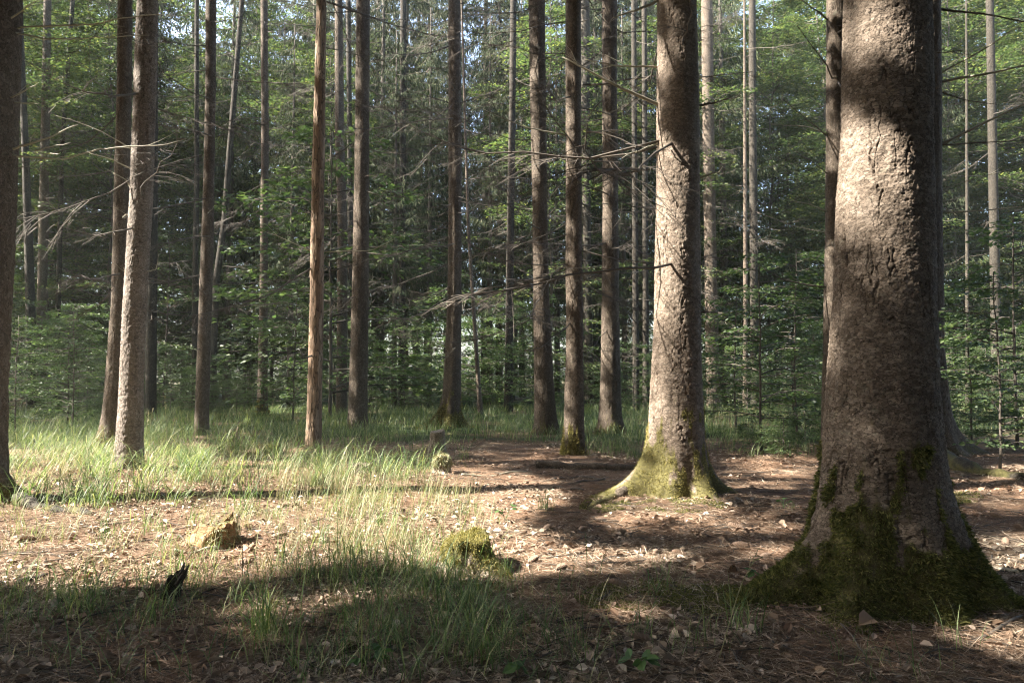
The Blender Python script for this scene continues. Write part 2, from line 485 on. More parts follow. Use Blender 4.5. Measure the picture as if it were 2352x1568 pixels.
# ------------------------------------------------------------------ foreground and middle trees, measured in the photograph
# key, label, base y (or depth as negative), [(y, left x, right x) ...], material, moss height, flare, n branches
TREES = [
 ('t1', "big dark spruce trunk cut off by the left edge, with pale broken branches", 1165, [(0, -75, 55), (350, -88, 45), (900, -105, 20), (1080, -112, 20)], 'bark', .25, .10, 0),
 ('t2', "straight grey spruce in shade, second trunk from the left, leafy undergrowth at its foot", -23, [(0, 100, 119), (300, 93, 115), (700, 84, 108), (900, 82, 108)], 'bark', .1, .05, 16),
 ('t3', "thin crooked dark trunk just right of the straight grey spruce at far left", -24, [(50, 158, 169), (340, 137, 148), (510, 132, 144), (900, 122, 136)], 'bark_dark', .1, .03, 4),
 ('t3b', "black knotty trunk in deep shade between the left edge trunk and the straight grey spruce", -21, [(100, 40, 56), (400, 51, 70), (700, 58, 82), (900, 60, 84)], 'bark_dark', .1, .03, 4),
 ('t4', "rear left spruce of the close pair, pressed behind the sunlit silver trunk", 1035, [(0, 270, 305), (200, 268, 303), (400, 262, 299), (700, 255, 293), (900, 240, 284), (1000, 234, 280)], 'bark', .35, .08, 8),
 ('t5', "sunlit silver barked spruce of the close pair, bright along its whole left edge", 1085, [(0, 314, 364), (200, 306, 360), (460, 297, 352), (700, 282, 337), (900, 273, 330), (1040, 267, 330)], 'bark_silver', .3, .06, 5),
 ('t6', "dark shaded spruce half hidden right behind the sunlit silver trunk", 960, [(0, 338, 364), (300, 338, 363), (600, 337, 362), (900, 333, 360)], 'bark', .2, .05, 10),
 ('t7', "straight shaded spruce with a long vertical scar, right of the close pair", 1000, [(0, 472, 498), (200, 471, 496), (400, 467, 493), (600, 460, 490), (800, 452, 484), (950, 447, 480)], 'bark', .2, .05, 20),
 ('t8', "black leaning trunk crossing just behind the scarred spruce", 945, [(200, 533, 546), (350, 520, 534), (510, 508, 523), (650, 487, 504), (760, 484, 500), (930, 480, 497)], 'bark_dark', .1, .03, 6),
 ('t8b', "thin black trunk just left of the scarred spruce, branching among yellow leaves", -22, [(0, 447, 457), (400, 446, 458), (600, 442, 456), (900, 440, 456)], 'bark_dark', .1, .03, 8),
 ('t9', "slim spruce with pale lit patches between the scarred spruce and the orange dead trunk", 958, [(0, 598, 615), (300, 600, 618), (500, 598, 616), (700, 596, 615), (900, 591, 615)], 'bark', .45, .07, 24),
 ('t10', "orange brown barkless dead trunk with flaking wood", 1035, [(0, 727, 750), (200, 722, 748), (400, 716, 745), (700, 711, 743), (900, 707, 740), (1000, 702, 738)], 'bark_dead', 0, .03, 5),
 ('t11', "dark spruce just left of the thick one, behind the orange trunk", 955, [(0, 769, 787), (300, 769, 791), (500, 775, 798), (800, 773, 798), (900, 772, 798)], 'bark', .15, .05, 22),
 ('t11b', "thinnest dark stem in the clump right behind the orange dead trunk", -23, [(0, 794, 806), (300, 797, 809), (600, 799, 812), (900, 798, 813)], 'bark', .1, .04, 10),
 ('t12', "thick dark brown spruce at the right of the middle left clump", 988, [(0, 818, 850), (300, 815, 848), (500, 812, 848), (800, 805, 845), (960, 799, 844)], 'bark', .2, .05, 22),
 ('t12b', "faint far spruce in the gloom between the thick dark spruce and the mossy footed one", -23.5, [(300, 918, 933), (600, 917, 932), (880, 914, 932)], 'bark', .1, .05, 8),
 ('t13', "spruce with pale peeled streaks and a broad mossy foot standing alone at centre", 985, [(0, 1030, 1058), (300, 1030, 1060), (500, 1030, 1060), (700, 1027, 1060), (900, 1018, 1059)], 'bark', .62, .16, 26),
 ('t13b', "crooked thin sapling stem just right of the mossy footed centre spruce", -19, [(300, 1066, 1072), (520, 1072, 1079), (700, 1083, 1091), (850, 1092, 1102)], 'bark_pale', .1, .02, 4),
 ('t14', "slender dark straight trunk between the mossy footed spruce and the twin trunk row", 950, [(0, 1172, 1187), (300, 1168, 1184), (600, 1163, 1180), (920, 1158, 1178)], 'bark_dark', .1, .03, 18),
 ('t15', "left leaning shaded spruce, leftmost of the three trunks right of centre", 1000, [(0, 1214, 1252), (200, 1217, 1254), (500, 1223, 1258), (700, 1225, 1262), (930, 1228, 1274)], 'bark', .25, .08, 24),
 ('t16', "straight spruce with a yellow mossy foot, middle of the three trunks right of centre", 1050, [(0, 1299, 1335), (300, 1299, 1335), (600, 1299, 1337), (800, 1300, 1340), (980, 1295, 1341)], 'bark', .42, .07, 18),
 ('t16b', "far brown trunk peeping out right behind the yellow footed spruce", -24, [(300, 1336, 1356), (520, 1338, 1357), (700, 1340, 1360), (850, 1341, 1363)], 'bark', .1, .04, 8),
 ('t17', "reddish lit spruce, rightmost of the three trunks right of centre", 1000, [(0, 1382, 1418), (200, 1383, 1418), (500, 1384, 1420), (700, 1382, 1422), (900, 1378, 1426)], 'bark', .25, .10, 24),
 ('t17b', "far thin trunk, left one of two just left of the sunlit bright spruce", -22, [(100, 1450, 1462), (600, 1452, 1466), (850, 1453, 1468)], 'bark', .1, .04, 8),
 ('t17c', "far thin trunk, right one of two just left of the sunlit bright spruce", -22.6, [(100, 1474, 1486), (600, 1476, 1489), (850, 1476, 1491)], 'bark', .1, .04, 8),
 ('t18', "large brightly sunlit spruce with plated bark and golden moss on its spreading foot", 1150, [(0, 1507, 1600), (250, 1508, 1606), (400, 1507, 1607), (600, 1503, 1608), (800, 1500, 1610), (950, 1492, 1614), (1040, 1484, 1618)], 'bark_big', .70, .20, 6),
 ('t19', "shaded spruce with one pale lit patch just right of the large sunlit spruce", 940, [(0, 1610, 1637), (300, 1613, 1641), (600, 1618, 1646), (750, 1619, 1650), (900, 1622, 1655)], 'bark', .1, .04, 12),
 ('t20', "far pale barked tree among leaves, midway between the two largest trunks", -23, [(0, 1719, 1736), (300, 1720, 1738), (600, 1722, 1741), (880, 1724, 1744)], 'bark_pale', .1, .03, 18),
 ('t20b', "thin pale stem right beside the far pale barked tree", -22.5, [(450, 1707, 1716), (700, 1707, 1718), (880, 1706, 1718)], 'bark_pale', .1, .03, 5),
 ('t21', "brown spruce half hidden behind the left side of the biggest trunk", -9.5, [(0, 1897, 1942), (300, 1897, 1942), (500, 1895, 1942), (700, 1892, 1942), (900, 1888, 1942)], 'bark', .1, .06, 3),
 ('t22', "biggest nearest spruce with scaly bark and a green mossy root flare, at right", 1425, [(0, 1930, 2145), (300, 1928, 2143), (500, 1915, 2148), (700, 1910, 2150), (900, 1895, 2156), (1100, 1880, 2168), (1200, 1868, 2184)], 'bark_big', .62, .30, 0),
 ('t23', "dark spruce half hidden behind the biggest trunk, a long root running right", 1050, [(0, 2068, 2162), (400, 2068, 2164), (800, 2066, 2169), (950, 2060, 2180)], 'bark', .2, .22, 0),
 ('t24', "far dark trunk in the leafy gloom at the right edge", -21, [(300, 2268, 2290), (560, 2272, 2296), (830, 2276, 2303)], 'bark', .1, .04, 6),
 ('t24b', "thin far stem in the gloom right of the biggest trunk", -22, [(500, 2217, 2225), (830, 2217, 2227)], 'bark_pale', .1, .03, 3),
]
KINDS = {'bark_dead': ('dead_tree', 'dead tree'), 'bark_dark': ('beech_tree', 'tree'), 'bark_pale': ('beech_tree', 'tree')}
INFO = {}
MOUNDS = []


def curve(zs, vals):
    """smooth interpolation, linear beyond the ends"""
    zs, vals = np.asarray(zs), np.asarray(vals)

    def f(z):
        z = np.asarray(z, float)
        r = np.interp(z, zs, vals)
        s0 = (vals[1] - vals[0]) / (zs[1] - zs[0])
        s1 = (vals[-1] - vals[-2]) / (zs[-1] - zs[-2])
        s1 = np.clip(s1, -0.06, 0.06)
        s0 = np.clip(s0, -0.12, 0.12)
        return np.where(z < zs[0], vals[0] + s0 * (z - zs[0]), np.where(z > zs[-1], vals[-1] + s1 * (z - zs[-1]), r))
    return f


for key, label, by, smp, mat, mossh, flare, nb in TREES:
    xl, xr = smp[-1][1], smp[-1][2]
    r_est = 0
    if by > 0:
        yb = gp((xl + xr) / 2, by)[1]
        Y = yb + 0.5 * (xr - xl) * yb / FPX * 0.9
    else:
        Y = -by
    pts = []
    for (y, a, b) in reversed(smp):
        c = at((a + b) / 2, y, Y)
        ct = Y / math.hypot(Y, c[0])
        pts.append((c[2], c[0], (b - a) * Y * ct / (2 * FPX)))
    pts = np.array(pts)
    cx, rr = curve(pts[:, 0], pts[:, 1]), curve(pts[:, 0], pts[:, 2])
    INFO[key] = dict(Y=Y, cx=cx, r=rr, x0=float(cx(0.0)), r0=float(rr(0.3)), ztop=float(at((xl + xr) / 2, min(smp[0][0], 0), Y)[2]), px=(xl + xr) / 2)
    MOUNDS.append((float(cx(0)), Y, float(rr(0.3)) * 2.6 + 0.12, 0.02 + 0.18 * flare))

STUMPS_XY = {'s1': gp(1078, 1308), 's2': gp(480, 1253), 's3': gp(380, 1372), 's4': gp(1003, 1040), 's5': gp(528, 1031), 's6': gp(1014, 1084), 's7': gp(828, 1084), 's8': gp(612, 1044)}


def ground_h(x, y):
    x, y = np.asarray(x, float), np.asarray(y, float)
    h = 0.10 * (fbm2(x * 0.5 + 31, y * 0.5 + 17, 3, 3) - 0.5) + 0.035 * (fbm2(x * 3.1 + 11, y * 3.1, 9, 2) - 0.5)
    for (mx, my, w, a) in MOUNDS:
        h = h + a * np.exp(-((x - mx) ** 2 + (y - my) ** 2) / (w * w))
    return h


# ------------------------------------------------------------------ ground
def sheet(vals_x, vals_y):
    X, Y = np.meshgrid(vals_x, vals_y)
    return X, Y


gx = np.concatenate([-np.geomspace(120, 7.05, 60), np.linspace(-7, 7, 330), np.geomspace(7.05, 120, 60)])
gy = np.concatenate([np.linspace(-30, 1.4, 40), np.linspace(1.45, 14, 330), np.geomspace(14.05, 160, 120)])
X, Y = sheet(gx, gy)
Z = ground_h(X, Y) + 0.016 * (fbm2(X * 16, Y * 16, 77, 2) - 0.5) * (np.hypot(X, Y) < 16)
n, k = Y.shape
i, j = np.meshgrid(np.arange(n - 1), np.arange(k - 1), indexing='ij')
F = np.stack([i * k + j, i * k + j + 1, (i + 1) * k + j + 1, (i + 1) * k + j], -1).reshape(-1, 4)
green = sstep(9.5, 13.5, Y + 3.0 * (fbm2(X * .6, Y * .6, 5) - .5)) * (0.35 + 0.65 * sstep(.35, .55, fbm2(X * .9 + 5, Y * .9, 8)))
green = np.maximum(green, 0.7 * sstep(.55, .68, fbm2(X * 1.3 + 50, Y * 1.3, 14)) * sstep(4.2, 3.2, Y))
g = ob("forest_floor", mesh_np("forest_floor", np.stack([X, Y, Z], -1).reshape(-1, 3), F, M['ground'], True, {"green": green.ravel()}))
g["kind"] = "structure"


# ------------------------------------------------------------------ trunks
def trunk_mesh(key, mat, mossh, flare, nseg, nz, H, roots, plates, seed, x0, Y, cx, rr):
    """local coordinates around (x0, Y, 0)"""
    zmax = H
    dens = np.linspace(0, 1, nz)
    vis = min(H, INFO[key]['ztop'] + 0.6) if key in INFO else H
    z = np.concatenate([-0.12 + (vis + 0.12) * dens, np.linspace(vis, zmax, 12)[1:]]) if H > vis + .5 else -0.12 + (H + .12) * dens
    th = np.linspace(0, 2 * np.pi, nseg, endpoint=False)
    ZZ, TH = np.meshgrid(z, th, indexing='ij')
    r = np.maximum(rr(ZZ), 0.02)
    top = INFO[key]['ztop'] if key in INFO else H
    r = np.where(ZZ > top, np.maximum(r * np.clip(1 - (ZZ - top) / max(H - top, .1), 0.1, 1), .01), r)
    r0 = float(rr(0.3))
    zc = np.maximum(ZZ, 0)
    # smooth swell at the foot, then roots
    r = r * (1 + 0.05 * (vn3(np.cos(TH) * 1.2 + 9, np.sin(TH) * 1.2, ZZ * 0.9, seed) - .5) + 0.05 * (vn3(np.cos(TH) * 3 + 9, np.sin(TH) * 3, ZZ * 2.2, seed + 5) - .5))
    r = r + flare * 0.25 * np.exp(-zc / 0.22)
    for (a, A, hgt, w) in roots:
        d = np.angle(np.exp(1j * (TH - a - 0.25 * (vn2(zc * 3 + a, zc * 0, seed) - .5))))
        r = r + A * np.exp(-zc / hgt) * np.exp(-(d / (w * (1 + .4 * zc))) ** 2)
    crack = np.zeros_like(r)
    if plates:
        for (cw, ch, amp, zlo, zhi) in plates:
            nu = max(6, int(round(2 * np.pi * r0 / cw)))
            fq = r0 / cw
            wb = 1.5 * (vn3(np.cos(TH) * fq, np.sin(TH) * fq, ZZ / ch, seed + 3) - .5) + .8 * (vn3(np.cos(TH) * fq * 2.5, np.sin(TH) * fq * 2.5, ZZ / ch * 2.5, seed + 4) - .5)
            wc = 1.5 * (vn3(np.cos(TH) * fq, np.sin(TH) * fq, ZZ / ch, seed + 13) - .5) + .8 * (vn3(np.cos(TH) * fq * 2.5, np.sin(TH) * fq * 2.5, ZZ / ch * 2.5, seed + 14) - .5)
            f1, f2, rc, ou, ov = worley(TH / (2 * np.pi) * nu + wb, ZZ / ch + wc, nu, seed + int(cw * 1e4))
            e = 1 - (1 - sstep(0.02, 0.2, f2 - f1)) * sstep(.25, .6, vn3(np.cos(TH) * r0 * 14, np.sin(TH) * r0 * 14, ZZ * 12, seed + 60))
            d = (e * 0.35 + .75 * rc + 0.3 * ou * (rc - .3) - .35 * ov * (rc - .15) - .5)
            wgt = sstep(zlo - .3, zlo + .3, ZZ) * sstep(zhi + .4, zhi - .4, ZZ)
            r = r + amp * d * wgt
        nf = vn3(np.cos(TH) * r0 * 90, np.sin(TH) * r0 * 90, ZZ * 130, seed + 8) - .5
        nm = vn3(np.cos(TH) * r0 * 25, np.sin(TH) * r0 * 25, ZZ * 40, seed + 18) - .5
        r = r + 0.0035 * nf + 0.006 * nm
    if plates:
        fis = np.abs(vn3(np.cos(TH) * r0 * 16, np.sin(TH) * r0 * 16, ZZ * 4.5, seed + 70) + .35 * (vn3(np.cos(TH) * r0 * 40, np.sin(TH) * r0 * 40, ZZ * 22, seed + 71) - .5) - .5)
        gate = sstep(.5, .65, vn3(np.cos(TH) * 3, np.sin(TH) * 3, ZZ * 3, seed + 72))
        crack = sstep(.035, .0, fis) * gate
        r = r - .013 * crack
    nm_ = vn3(np.cos(TH) * 4, np.sin(TH) * 4, ZZ * 5, seed + 40)
    nm2 = vn3(np.cos(TH) * 15, np.sin(TH) * 15, ZZ * 16, seed + 41)
    moss = sstep(0.0, 0.25, mossh * (0.1 + 1.6 * nm_) + 0.5 * (nm2 - .5) - ZZ) if mossh > 0 else np.zeros_like(r)
    Xc = cx(ZZ) - x0
    V = np.stack([Xc + r * np.cos(TH), r * np.sin(TH), ZZ], -1)
    n, k = r.shape
    i, j = np.meshgrid(np.arange(n - 1), np.arange(k), indexing='ij')
    j2 = (j + 1) % k
    F = np.stack([i * k + j, i * k + j2, (i + 1) * k + j2, (i + 1) * k + j], -1).reshape(-1, 4)
    me = mesh_np("trunk", V.reshape(-1, 3), [F, (np.arange(k) + (n - 1) * k)[None]], M[mat], True, {"moss": moss.ravel(), "fissure": crack.ravel()})
    return me, V, moss


def dead_branch(rng, L, r0, droop, pale=False):
    """bare branch along +X with side twigs, slightly sagging and turned up at the end"""
    mb = MB()
    t = np.linspace(0, 1, 9)
    y = np.cumsum(rng.normal(0, .022, 9)) * L
    zz = L * (-droop * t + droop * 0.75 * t ** 3) + np.cumsum(rng.normal(0, .008, 9)) * L
    P = np.stack([L * t, y, zz], -1)
    mb.tube(P, r0 * (1 - .85 * t) + .0015, 4)
    ntw = int(L * rng.uniform(6, 11))
    for q in range(ntw):
        s = rng.uniform(.2, .98)
        p = np.array([np.interp(s, t, P[:, c]) for c in range(3)])
        side = 1 if rng.random() < .5 else -1
        a = rng.uniform(.5, 1.1) * side
        l = L * (1 - s * .6) * rng.uniform(.12, .42)
        tt = np.linspace(0, 1, 4)
        Q = p + np.stack([np.cos(a) * l * tt, np.sin(a) * l * tt, -l * rng.uniform(0, .6) * tt ** 1.5 + rng.normal(0, .04) * l * tt], -1)
        mb.tube(Q, .0045 * (1 - .7 * tt), 3, False)
        if l > .25:
            for _ in range(4):
                s2 = rng.uniform(.3, .95)
                p2 = p + (Q[-1] - p) * s2
                a2 = a + rng.uniform(-1, 1)
                l2 = l * rng.uniform(.2, .45)
                mb.tube([p2, p2 + np.array([np.cos(a2) * l2, np.sin(a2) * l2, -l2 * rng.uniform(0, .8)])], [.003, .0012], 3, False)
    return mb.build("branch", M['branch_pale' if pale else 'branch'])


BR = [dead_branch(R, R.uniform(.9, 3.0), R.uniform(.006, .012), R.uniform(.05, .45)) for _ in range(12)]
STUB = [dead_branch(R, R.uniform(.08, .3), R.uniform(.008, .013), 0.0) for _ in range(3)]

ROOTS = {
 't22': [(math.radians(188), .62, .14, .26), (math.radians(228), .26, .22, .26), (math.radians(276), .16, .2, .3), (math.radians(325), .24, .24, .30), (math.radians(2), .17, .24, .28), (math.radians(70), .3, .2, .4)],
 't18': [(math.radians(195), .56, .18, .24), (math.radians(250), .16, .22, .28), (math.radians(300), .26, .18, .26), (math.radians(348), .32, .16, .26), (math.radians(90), .25, .2, .4)],
 't13': [(math.radians(205), .65, .22, .32), (math.radians(265), .25, .2, .35), (math.radians(340), .4, .12, .3)],
 't1': [(math.radians(350), .5, .14, .3), (math.radians(300), .2, .2, .4)],
 't23': [(math.radians(350), .55, .26, .32), (math.radians(300), .25, .2, .4)],
 't4': [(math.radians(190), .16, .3, .5)], 't5': [(math.radians(200), .08, .2, .5), (math.radians(330), .08, .2, .5)],
 't17': [(math.radians(200), .14, .2, .4), (math.radians(335), .2, .16, .35)], 't15': [(math.radians(340), .1, .3, .5), (math.radians(200), .12, .12, .4)],
 't16': [(math.radians(230), .1, .18, .4), (math.radians(320), .08, .2, .4)],
}
PLATES = {
 't22': [(.036, .02, .004, 1.5, 9), (.055, .04, .0065, -.3, 1.7), (.022, .014, .0035, -.3, 9)],
 't18': [(.03, .024, .0045, 2.2, 9), (.045, .038, .006, -.3, 2.4)],
 't5': [(.034, .03, .007, -.3, 9)], 't4': [(.034, .03, .006, -.3, 9)], 't1': [(.04, .035, .009, -.3, 9)],
 't16': [(.04, .035, .007, -.3, 3)], 't21': [(.04, .035, .006, -.3, 9)], 't23': [(.04, .04, .01, -.3, 9)],
 't10': [(.05, .3, .008, -.3, 9)], 't13': [(.05, .05, .006, -.3, 9)], 't15': [(.05, .05, .006, -.3, 9)], 't17': [(.05, .05, .006, -.3, 9)], 't12': [(.05, .05, .006, -.3, 9)],
}
RES = {'t22': (420, 1000), 't18': (300, 700), 't5': (200, 520), 't1': (220, 420), 't4': (160, 360), 't23': (160, 300), 't21': (140, 240), 't16': (130, 360), 't10': (110, 360), 't13': (120, 260), 't15': (110, 300), 't17': (110, 300), 't12': (110, 260)}
TREE = {}
SURF = {}
for key, label, by, smp, mat, mossh, flare, nb in TREES:
    I = INFO[key]
    name, cat = KINDS.get(mat, ('spruce_tree', 'tree'))
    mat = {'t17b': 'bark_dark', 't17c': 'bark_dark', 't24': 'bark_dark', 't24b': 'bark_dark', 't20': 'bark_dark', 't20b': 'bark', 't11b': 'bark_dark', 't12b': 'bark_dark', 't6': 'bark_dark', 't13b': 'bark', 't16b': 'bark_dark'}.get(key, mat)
    t = thing(name, label, cat, (I['x0'], I['Y'], 0))
    TREE[key] = t
    seed = abs(hash(key)) % 1 + sum(map(ord, key)) * 13
    H = I['ztop'] + (3.0 if I['Y'] > 15 else 4.5)
    if key == 't10':
        H = I['ztop'] + 1.0
    nseg, nz = RES.get(key, (48, 90))
    roots = ROOTS.get(key, [(R.uniform(0, 6.28), flare * R.uniform(.6, 1.1), .15, .4) for _ in range(3)] if mat == 'bark' else [])
    me, V, moss = trunk_mesh(key, mat, mossh, flare, nseg, nz, H, roots, PLATES.get(key), seed, I['x0'], I['Y'], I['cx'], I['r'])
    ob("trunk", me, t)
    SURF[key] = (V, moss)
    zvis = I['ztop']
    for q in range(int(nb * 1.6)):
        live0 = 1.6 if I['Y'] < 16 else 2.2
        z = R.uniform(live0 + .8, zvis + .8) if R.random() < .75 else R.uniform(1.2, zvis)
        az = R.uniform(0, 2 * np.pi)
        rz_ = float(I['r'](z)) * .9
        me_b = BR[R.integers(len(BR))] if (R.random() < .8 and z > 1.8) else STUB[R.integers(3)]
        ob("branch", me_b, t, (float(I['cx'](z)) - I['x0'] + rz_ * math.cos(az), rz_ * math.sin(az), z), (R.uniform(-.4, .4), R.uniform(-.25, .3), az), R.uniform(.7, 1.15))


def px_branch(key, pts, r0, pale=True, toward=0.0, twigs=3, rng=R):
    """a branch drawn through measured picture points at the tree's own distance"""
    I = INFO[key]
    t = TREE[key]
    Yb = I['Y'] - 0.0
    n = len(pts)
    P = np.array([at(px, py, Yb - toward * q / max(n - 1, 1)) for q, (px, py) in enumerate(pts)]) - np.array([I['x0'], I['Y'], 0])
    s = np.linspace(0, 1, n)
    ss = np.linspace(0, 1, 4 * n)
    Q = np.stack([np.interp(ss, s, P[:, c]) for c in range(3)], -1)
    Q += np.cumsum(rng.normal(0, .004, Q.shape), 0)
    mb = MB()
    mb.tube(Q, r0 * (1 - .75 * ss) + .001, 6)
    for _ in range(twigs):
        q = int(rng.integers(n, 4 * n - 1))
        d = Q[q] - Q[q - 1]
        d = d / np.linalg.norm(d)
        l = rng.uniform(.08, .3)
        e = Q[q] + l * (d * .8 + np.array([0, rng.normal(0, .4), rng.uniform(-.3, .6)]))
        mb.tube([Q[q], (Q[q] + e) / 2 + rng.normal(0, .01, 3), e], [.003, .0025, .0012], 4, False)
    return ob("branch", mb.build("branch", M['branch_pale' if pale else 'branch']), t)


for pts, r0, tw in [([(20, 52), (33, 41), (89, 3)], .012, 0), ([(30, 66), (58, 63), (219, 60), (265, 48), (380, 38)], .008, 3),
                    ([(30, 75), (58, 83), (103, 93), (155, 98), (222, 92), (340, 85)], .008, 2), ([(15, 228), (33, 224), (92, 194)], .011, 1),
                    ([(30, 236), (85, 238)], .007, 0), ([(20, 345), (50, 333), (112, 312), (170, 289)], .012, 2),
                    ([(20, 352), (45, 356), (150, 360), (225, 338), (300, 332), (365, 328), (430, 312)], .009, 4), ([(90, 352), (112, 350), (145, 353)], .006, 0), ([(80, 345), (115, 336), (162, 325)], .006, 0)]:
    px_branch('t1', pts, r0, True, 0.15, tw)
for pts, r0, pale, tw in [([(1520, 245), (1440, 205), (1379, 171), (1293, 123)], .018, True, 7), ([(1510, 157), (1416, 154), (1345, 137)], .009, True, 4), ([(1515, -5), (1460, 22), (1410, 42)], .016, True, 3),
                          ([(1600, 410), (1640, 392), (1655, 390)], .01, True, 1), ([(1600, 245), (1640, 238), (1700, 226)], .012, False, 2), ([(1545, 395), (1555, 372), (1540, 352)], .01, False, 1), ([(1512, 330), (1470, 348), (1440, 355)], .009, True, 2)]:
    px_branch('t18', pts, r0, pale, .3, tw)
for pts, r0, pale, tw in [([(2155, 190), (2307, 161), (2420, 138)], .022, True, 3), ([(2140, 182), (2271, 106), (2340, 55)], .014, True, 3), ([(2155, 335), (2304, 261), (2430, 205)], .022, True, 5),
                          ([(2155, 22), (2260, 30), (2400, 56)], .018, False, 3), ([(2155, 332), (2250, 326), (2400, 318)], .011, False, 3), ([(2155, 488), (2271, 484), (2400, 470)], .012, True, 3), ([(2150, 208), (2220, 230), (2290, 238)], .01, False, 3),
                          ([(2155, 440), (2230, 415), (2380, 375)], .006, True, 2)]:
    px_branch('t23', pts, r0, pale, .6, tw)
for pts, r0, pale, tw in [([(1900, 46), (1870, 22), (1835, -6)], .012, False, 1), ([(1920, 205), (1898, 146), (1833, 55)], .012, False, 3), ([(1900, 312), (1860, 280), (1800, 232)], .01, False, 2),
                          ([(1900, 310), (1850, 288), (1774, 281)], .009, True, 2), ([(1900, 486), (1860, 470), (1814, 460)], .009, True, 2), ([(1900, 400), (1860, 370), (1820, 345)], .007, False, 1), ([(1900, 660), (1800, 640), (1740, 605)], .012, False, 4)]:
    px_branch('t21', pts, r0, pale, .4, tw)
for pts, r0 in [([(300, 432), (288, 412), (255, 398)], .01), ([(303, 390), (260, 365), (205, 350)], .009), ([(300, 500), (288, 492), (280, 500)], .009), ([(330, 622), (345, 625), (362, 618)], .008), ([(300, 640), (285, 625), (283, 618)], .008), ([(305, 345), (230, 300), (130, 265)], .008)]:
    px_branch('t5', pts, r0, True, .1, 1)
px_branch('t13', [(1030, 237), (960, 215), (890, 202)], .012, False, .3, 6)
px_branch('t13', [(1058, 237), (1100, 222), (1180, 208)], .014, False, .3, 6)
px_branch('t10', [(712, 575), (650, 548), (600, 528)], .007, True, .2, 2)
px_branch('t10', [(745, 578), (850, 575), (905, 548)], .008, True, .4, 1)
px_branch('t15', [(1228, 490), (1150, 465), (1060, 440)], .01, False, .4, 5)
px_branch('t16', [(1300, 312), (1200, 290), (1110, 250)], .01, True, .5, 5)

# long surface roots
def root_tube(key, pts, r0, mat, mossv=.6):
    I = INFO[key]
    P = np.array([gp(px, py) for px, py in pts])
    P[:, 2] = ground_h(P[:, 0], P[:, 1]) + np.linspace(.05, -.02, len(P))
    s = np.linspace(0, 1, len(P))
    ss = np.linspace(0, 1, 40)
    Q = np.stack([np.interp(ss, s, P[:, c]) for c in range(3)], -1) - np.array([I['x0'], I['Y'], 0])
    Q[:, 2] += .02 * np.sin(ss * 9)
    mb = MB()
    rad = r0 * (1 - .6 * ss) * (1 + .15 * np.sin(ss * 23) + .1 * np.sin(ss * 51))
    mb.tube(Q, rad, 20)
    me = mb.build("root", M[mat])
    a = me.attributes.new("moss", 'FLOAT', 'POINT')
    co = np.zeros(len(me.vertices) * 3, np.float32)
    me.vertices.foreach_get("co", co)
    co = co.reshape(-1, 3)
    a.data.foreach_set("value", (mossv * sstep(.35, .6, vn3(co[:, 0] * 9, co[:, 1] * 9, co[:, 2] * 9, 4))).astype(np.float32))
    ob("root", me, TREE[key])


root_tube('t1', [(-10, 1150), (60, 1162), (130, 1174), (215, 1184)], .075, 'bark_dark', 1.0)  # dark bark colour stands in for the shade on this root
root_tube('t23', [(2150, 1062), (2200, 1080), (2260, 1094), (2330, 1104), (2420, 1112)], .13, 'bark_dark', .8)
root_tube('t18', [(1470, 1140), (1410, 1150), (1350, 1168)], .07, 'bark', .9)


# ------------------------------------------------------------------ moss fur on the big feet
def moss_fur(key, V, moss, n, L, mat, origin, vis_only=True, down=.6, parent=None, thr=.35):
    n1, k, _ = V.shape
    du = np.roll(V, -1, 1) - np.roll(V, 1, 1)
    dv = np.gradient(V, axis=0)
    N = unit(np.cross(du, dv))
    area = np.linalg.norm(np.cross(du, dv), axis=-1) * (moss > thr) * moss
    w = (area / area.sum()).ravel()
    idx = R.choice(len(w), n, p=w)
    P = V.reshape(-1, 3)[idx] + R.normal(0, .004, (n, 3))
    Nn = N.reshape(-1, 3)[idx]
    tus = vn3(P[:, 0] * 22, P[:, 1] * 22, P[:, 2] * 22, 3)
    D = unit(Nn + np.array([0, 0, -down]) + R.normal(0, .45, (n, 3)))
    ll = L * (.4 + 1.2 * tus) * R.uniform(.5, 1.2, n)
    VV, FF = leaves_np(P - Nn * .004, D, R.normal(0, 1, (n, 3)), ll, ll * .22 + .0012)
    return ob("moss", mesh_np("moss", VV, FF, M[mat]), parent or TREE[key])


moss_fur('t22', *SURF['t22'], 110000, .026, 'moss', None)
moss_fur('t18', *SURF['t18'], 26000, .018, 'moss_gold', None)
moss_fur('t13', *SURF['t13'], 9000, .04, 'moss_gold', None)
moss_fur('t16', *SURF['t16'], 9000, .03, 'moss_gold', None)
moss_fur('t9', *SURF['t9'], 4000, .05, 'moss_gold', None)
moss_fur('t4', *SURF['t4'], 5000, .025, 'moss_gold', None)
moss_fur('t17', *SURF['t17'], 4000, .04, 'moss', None)
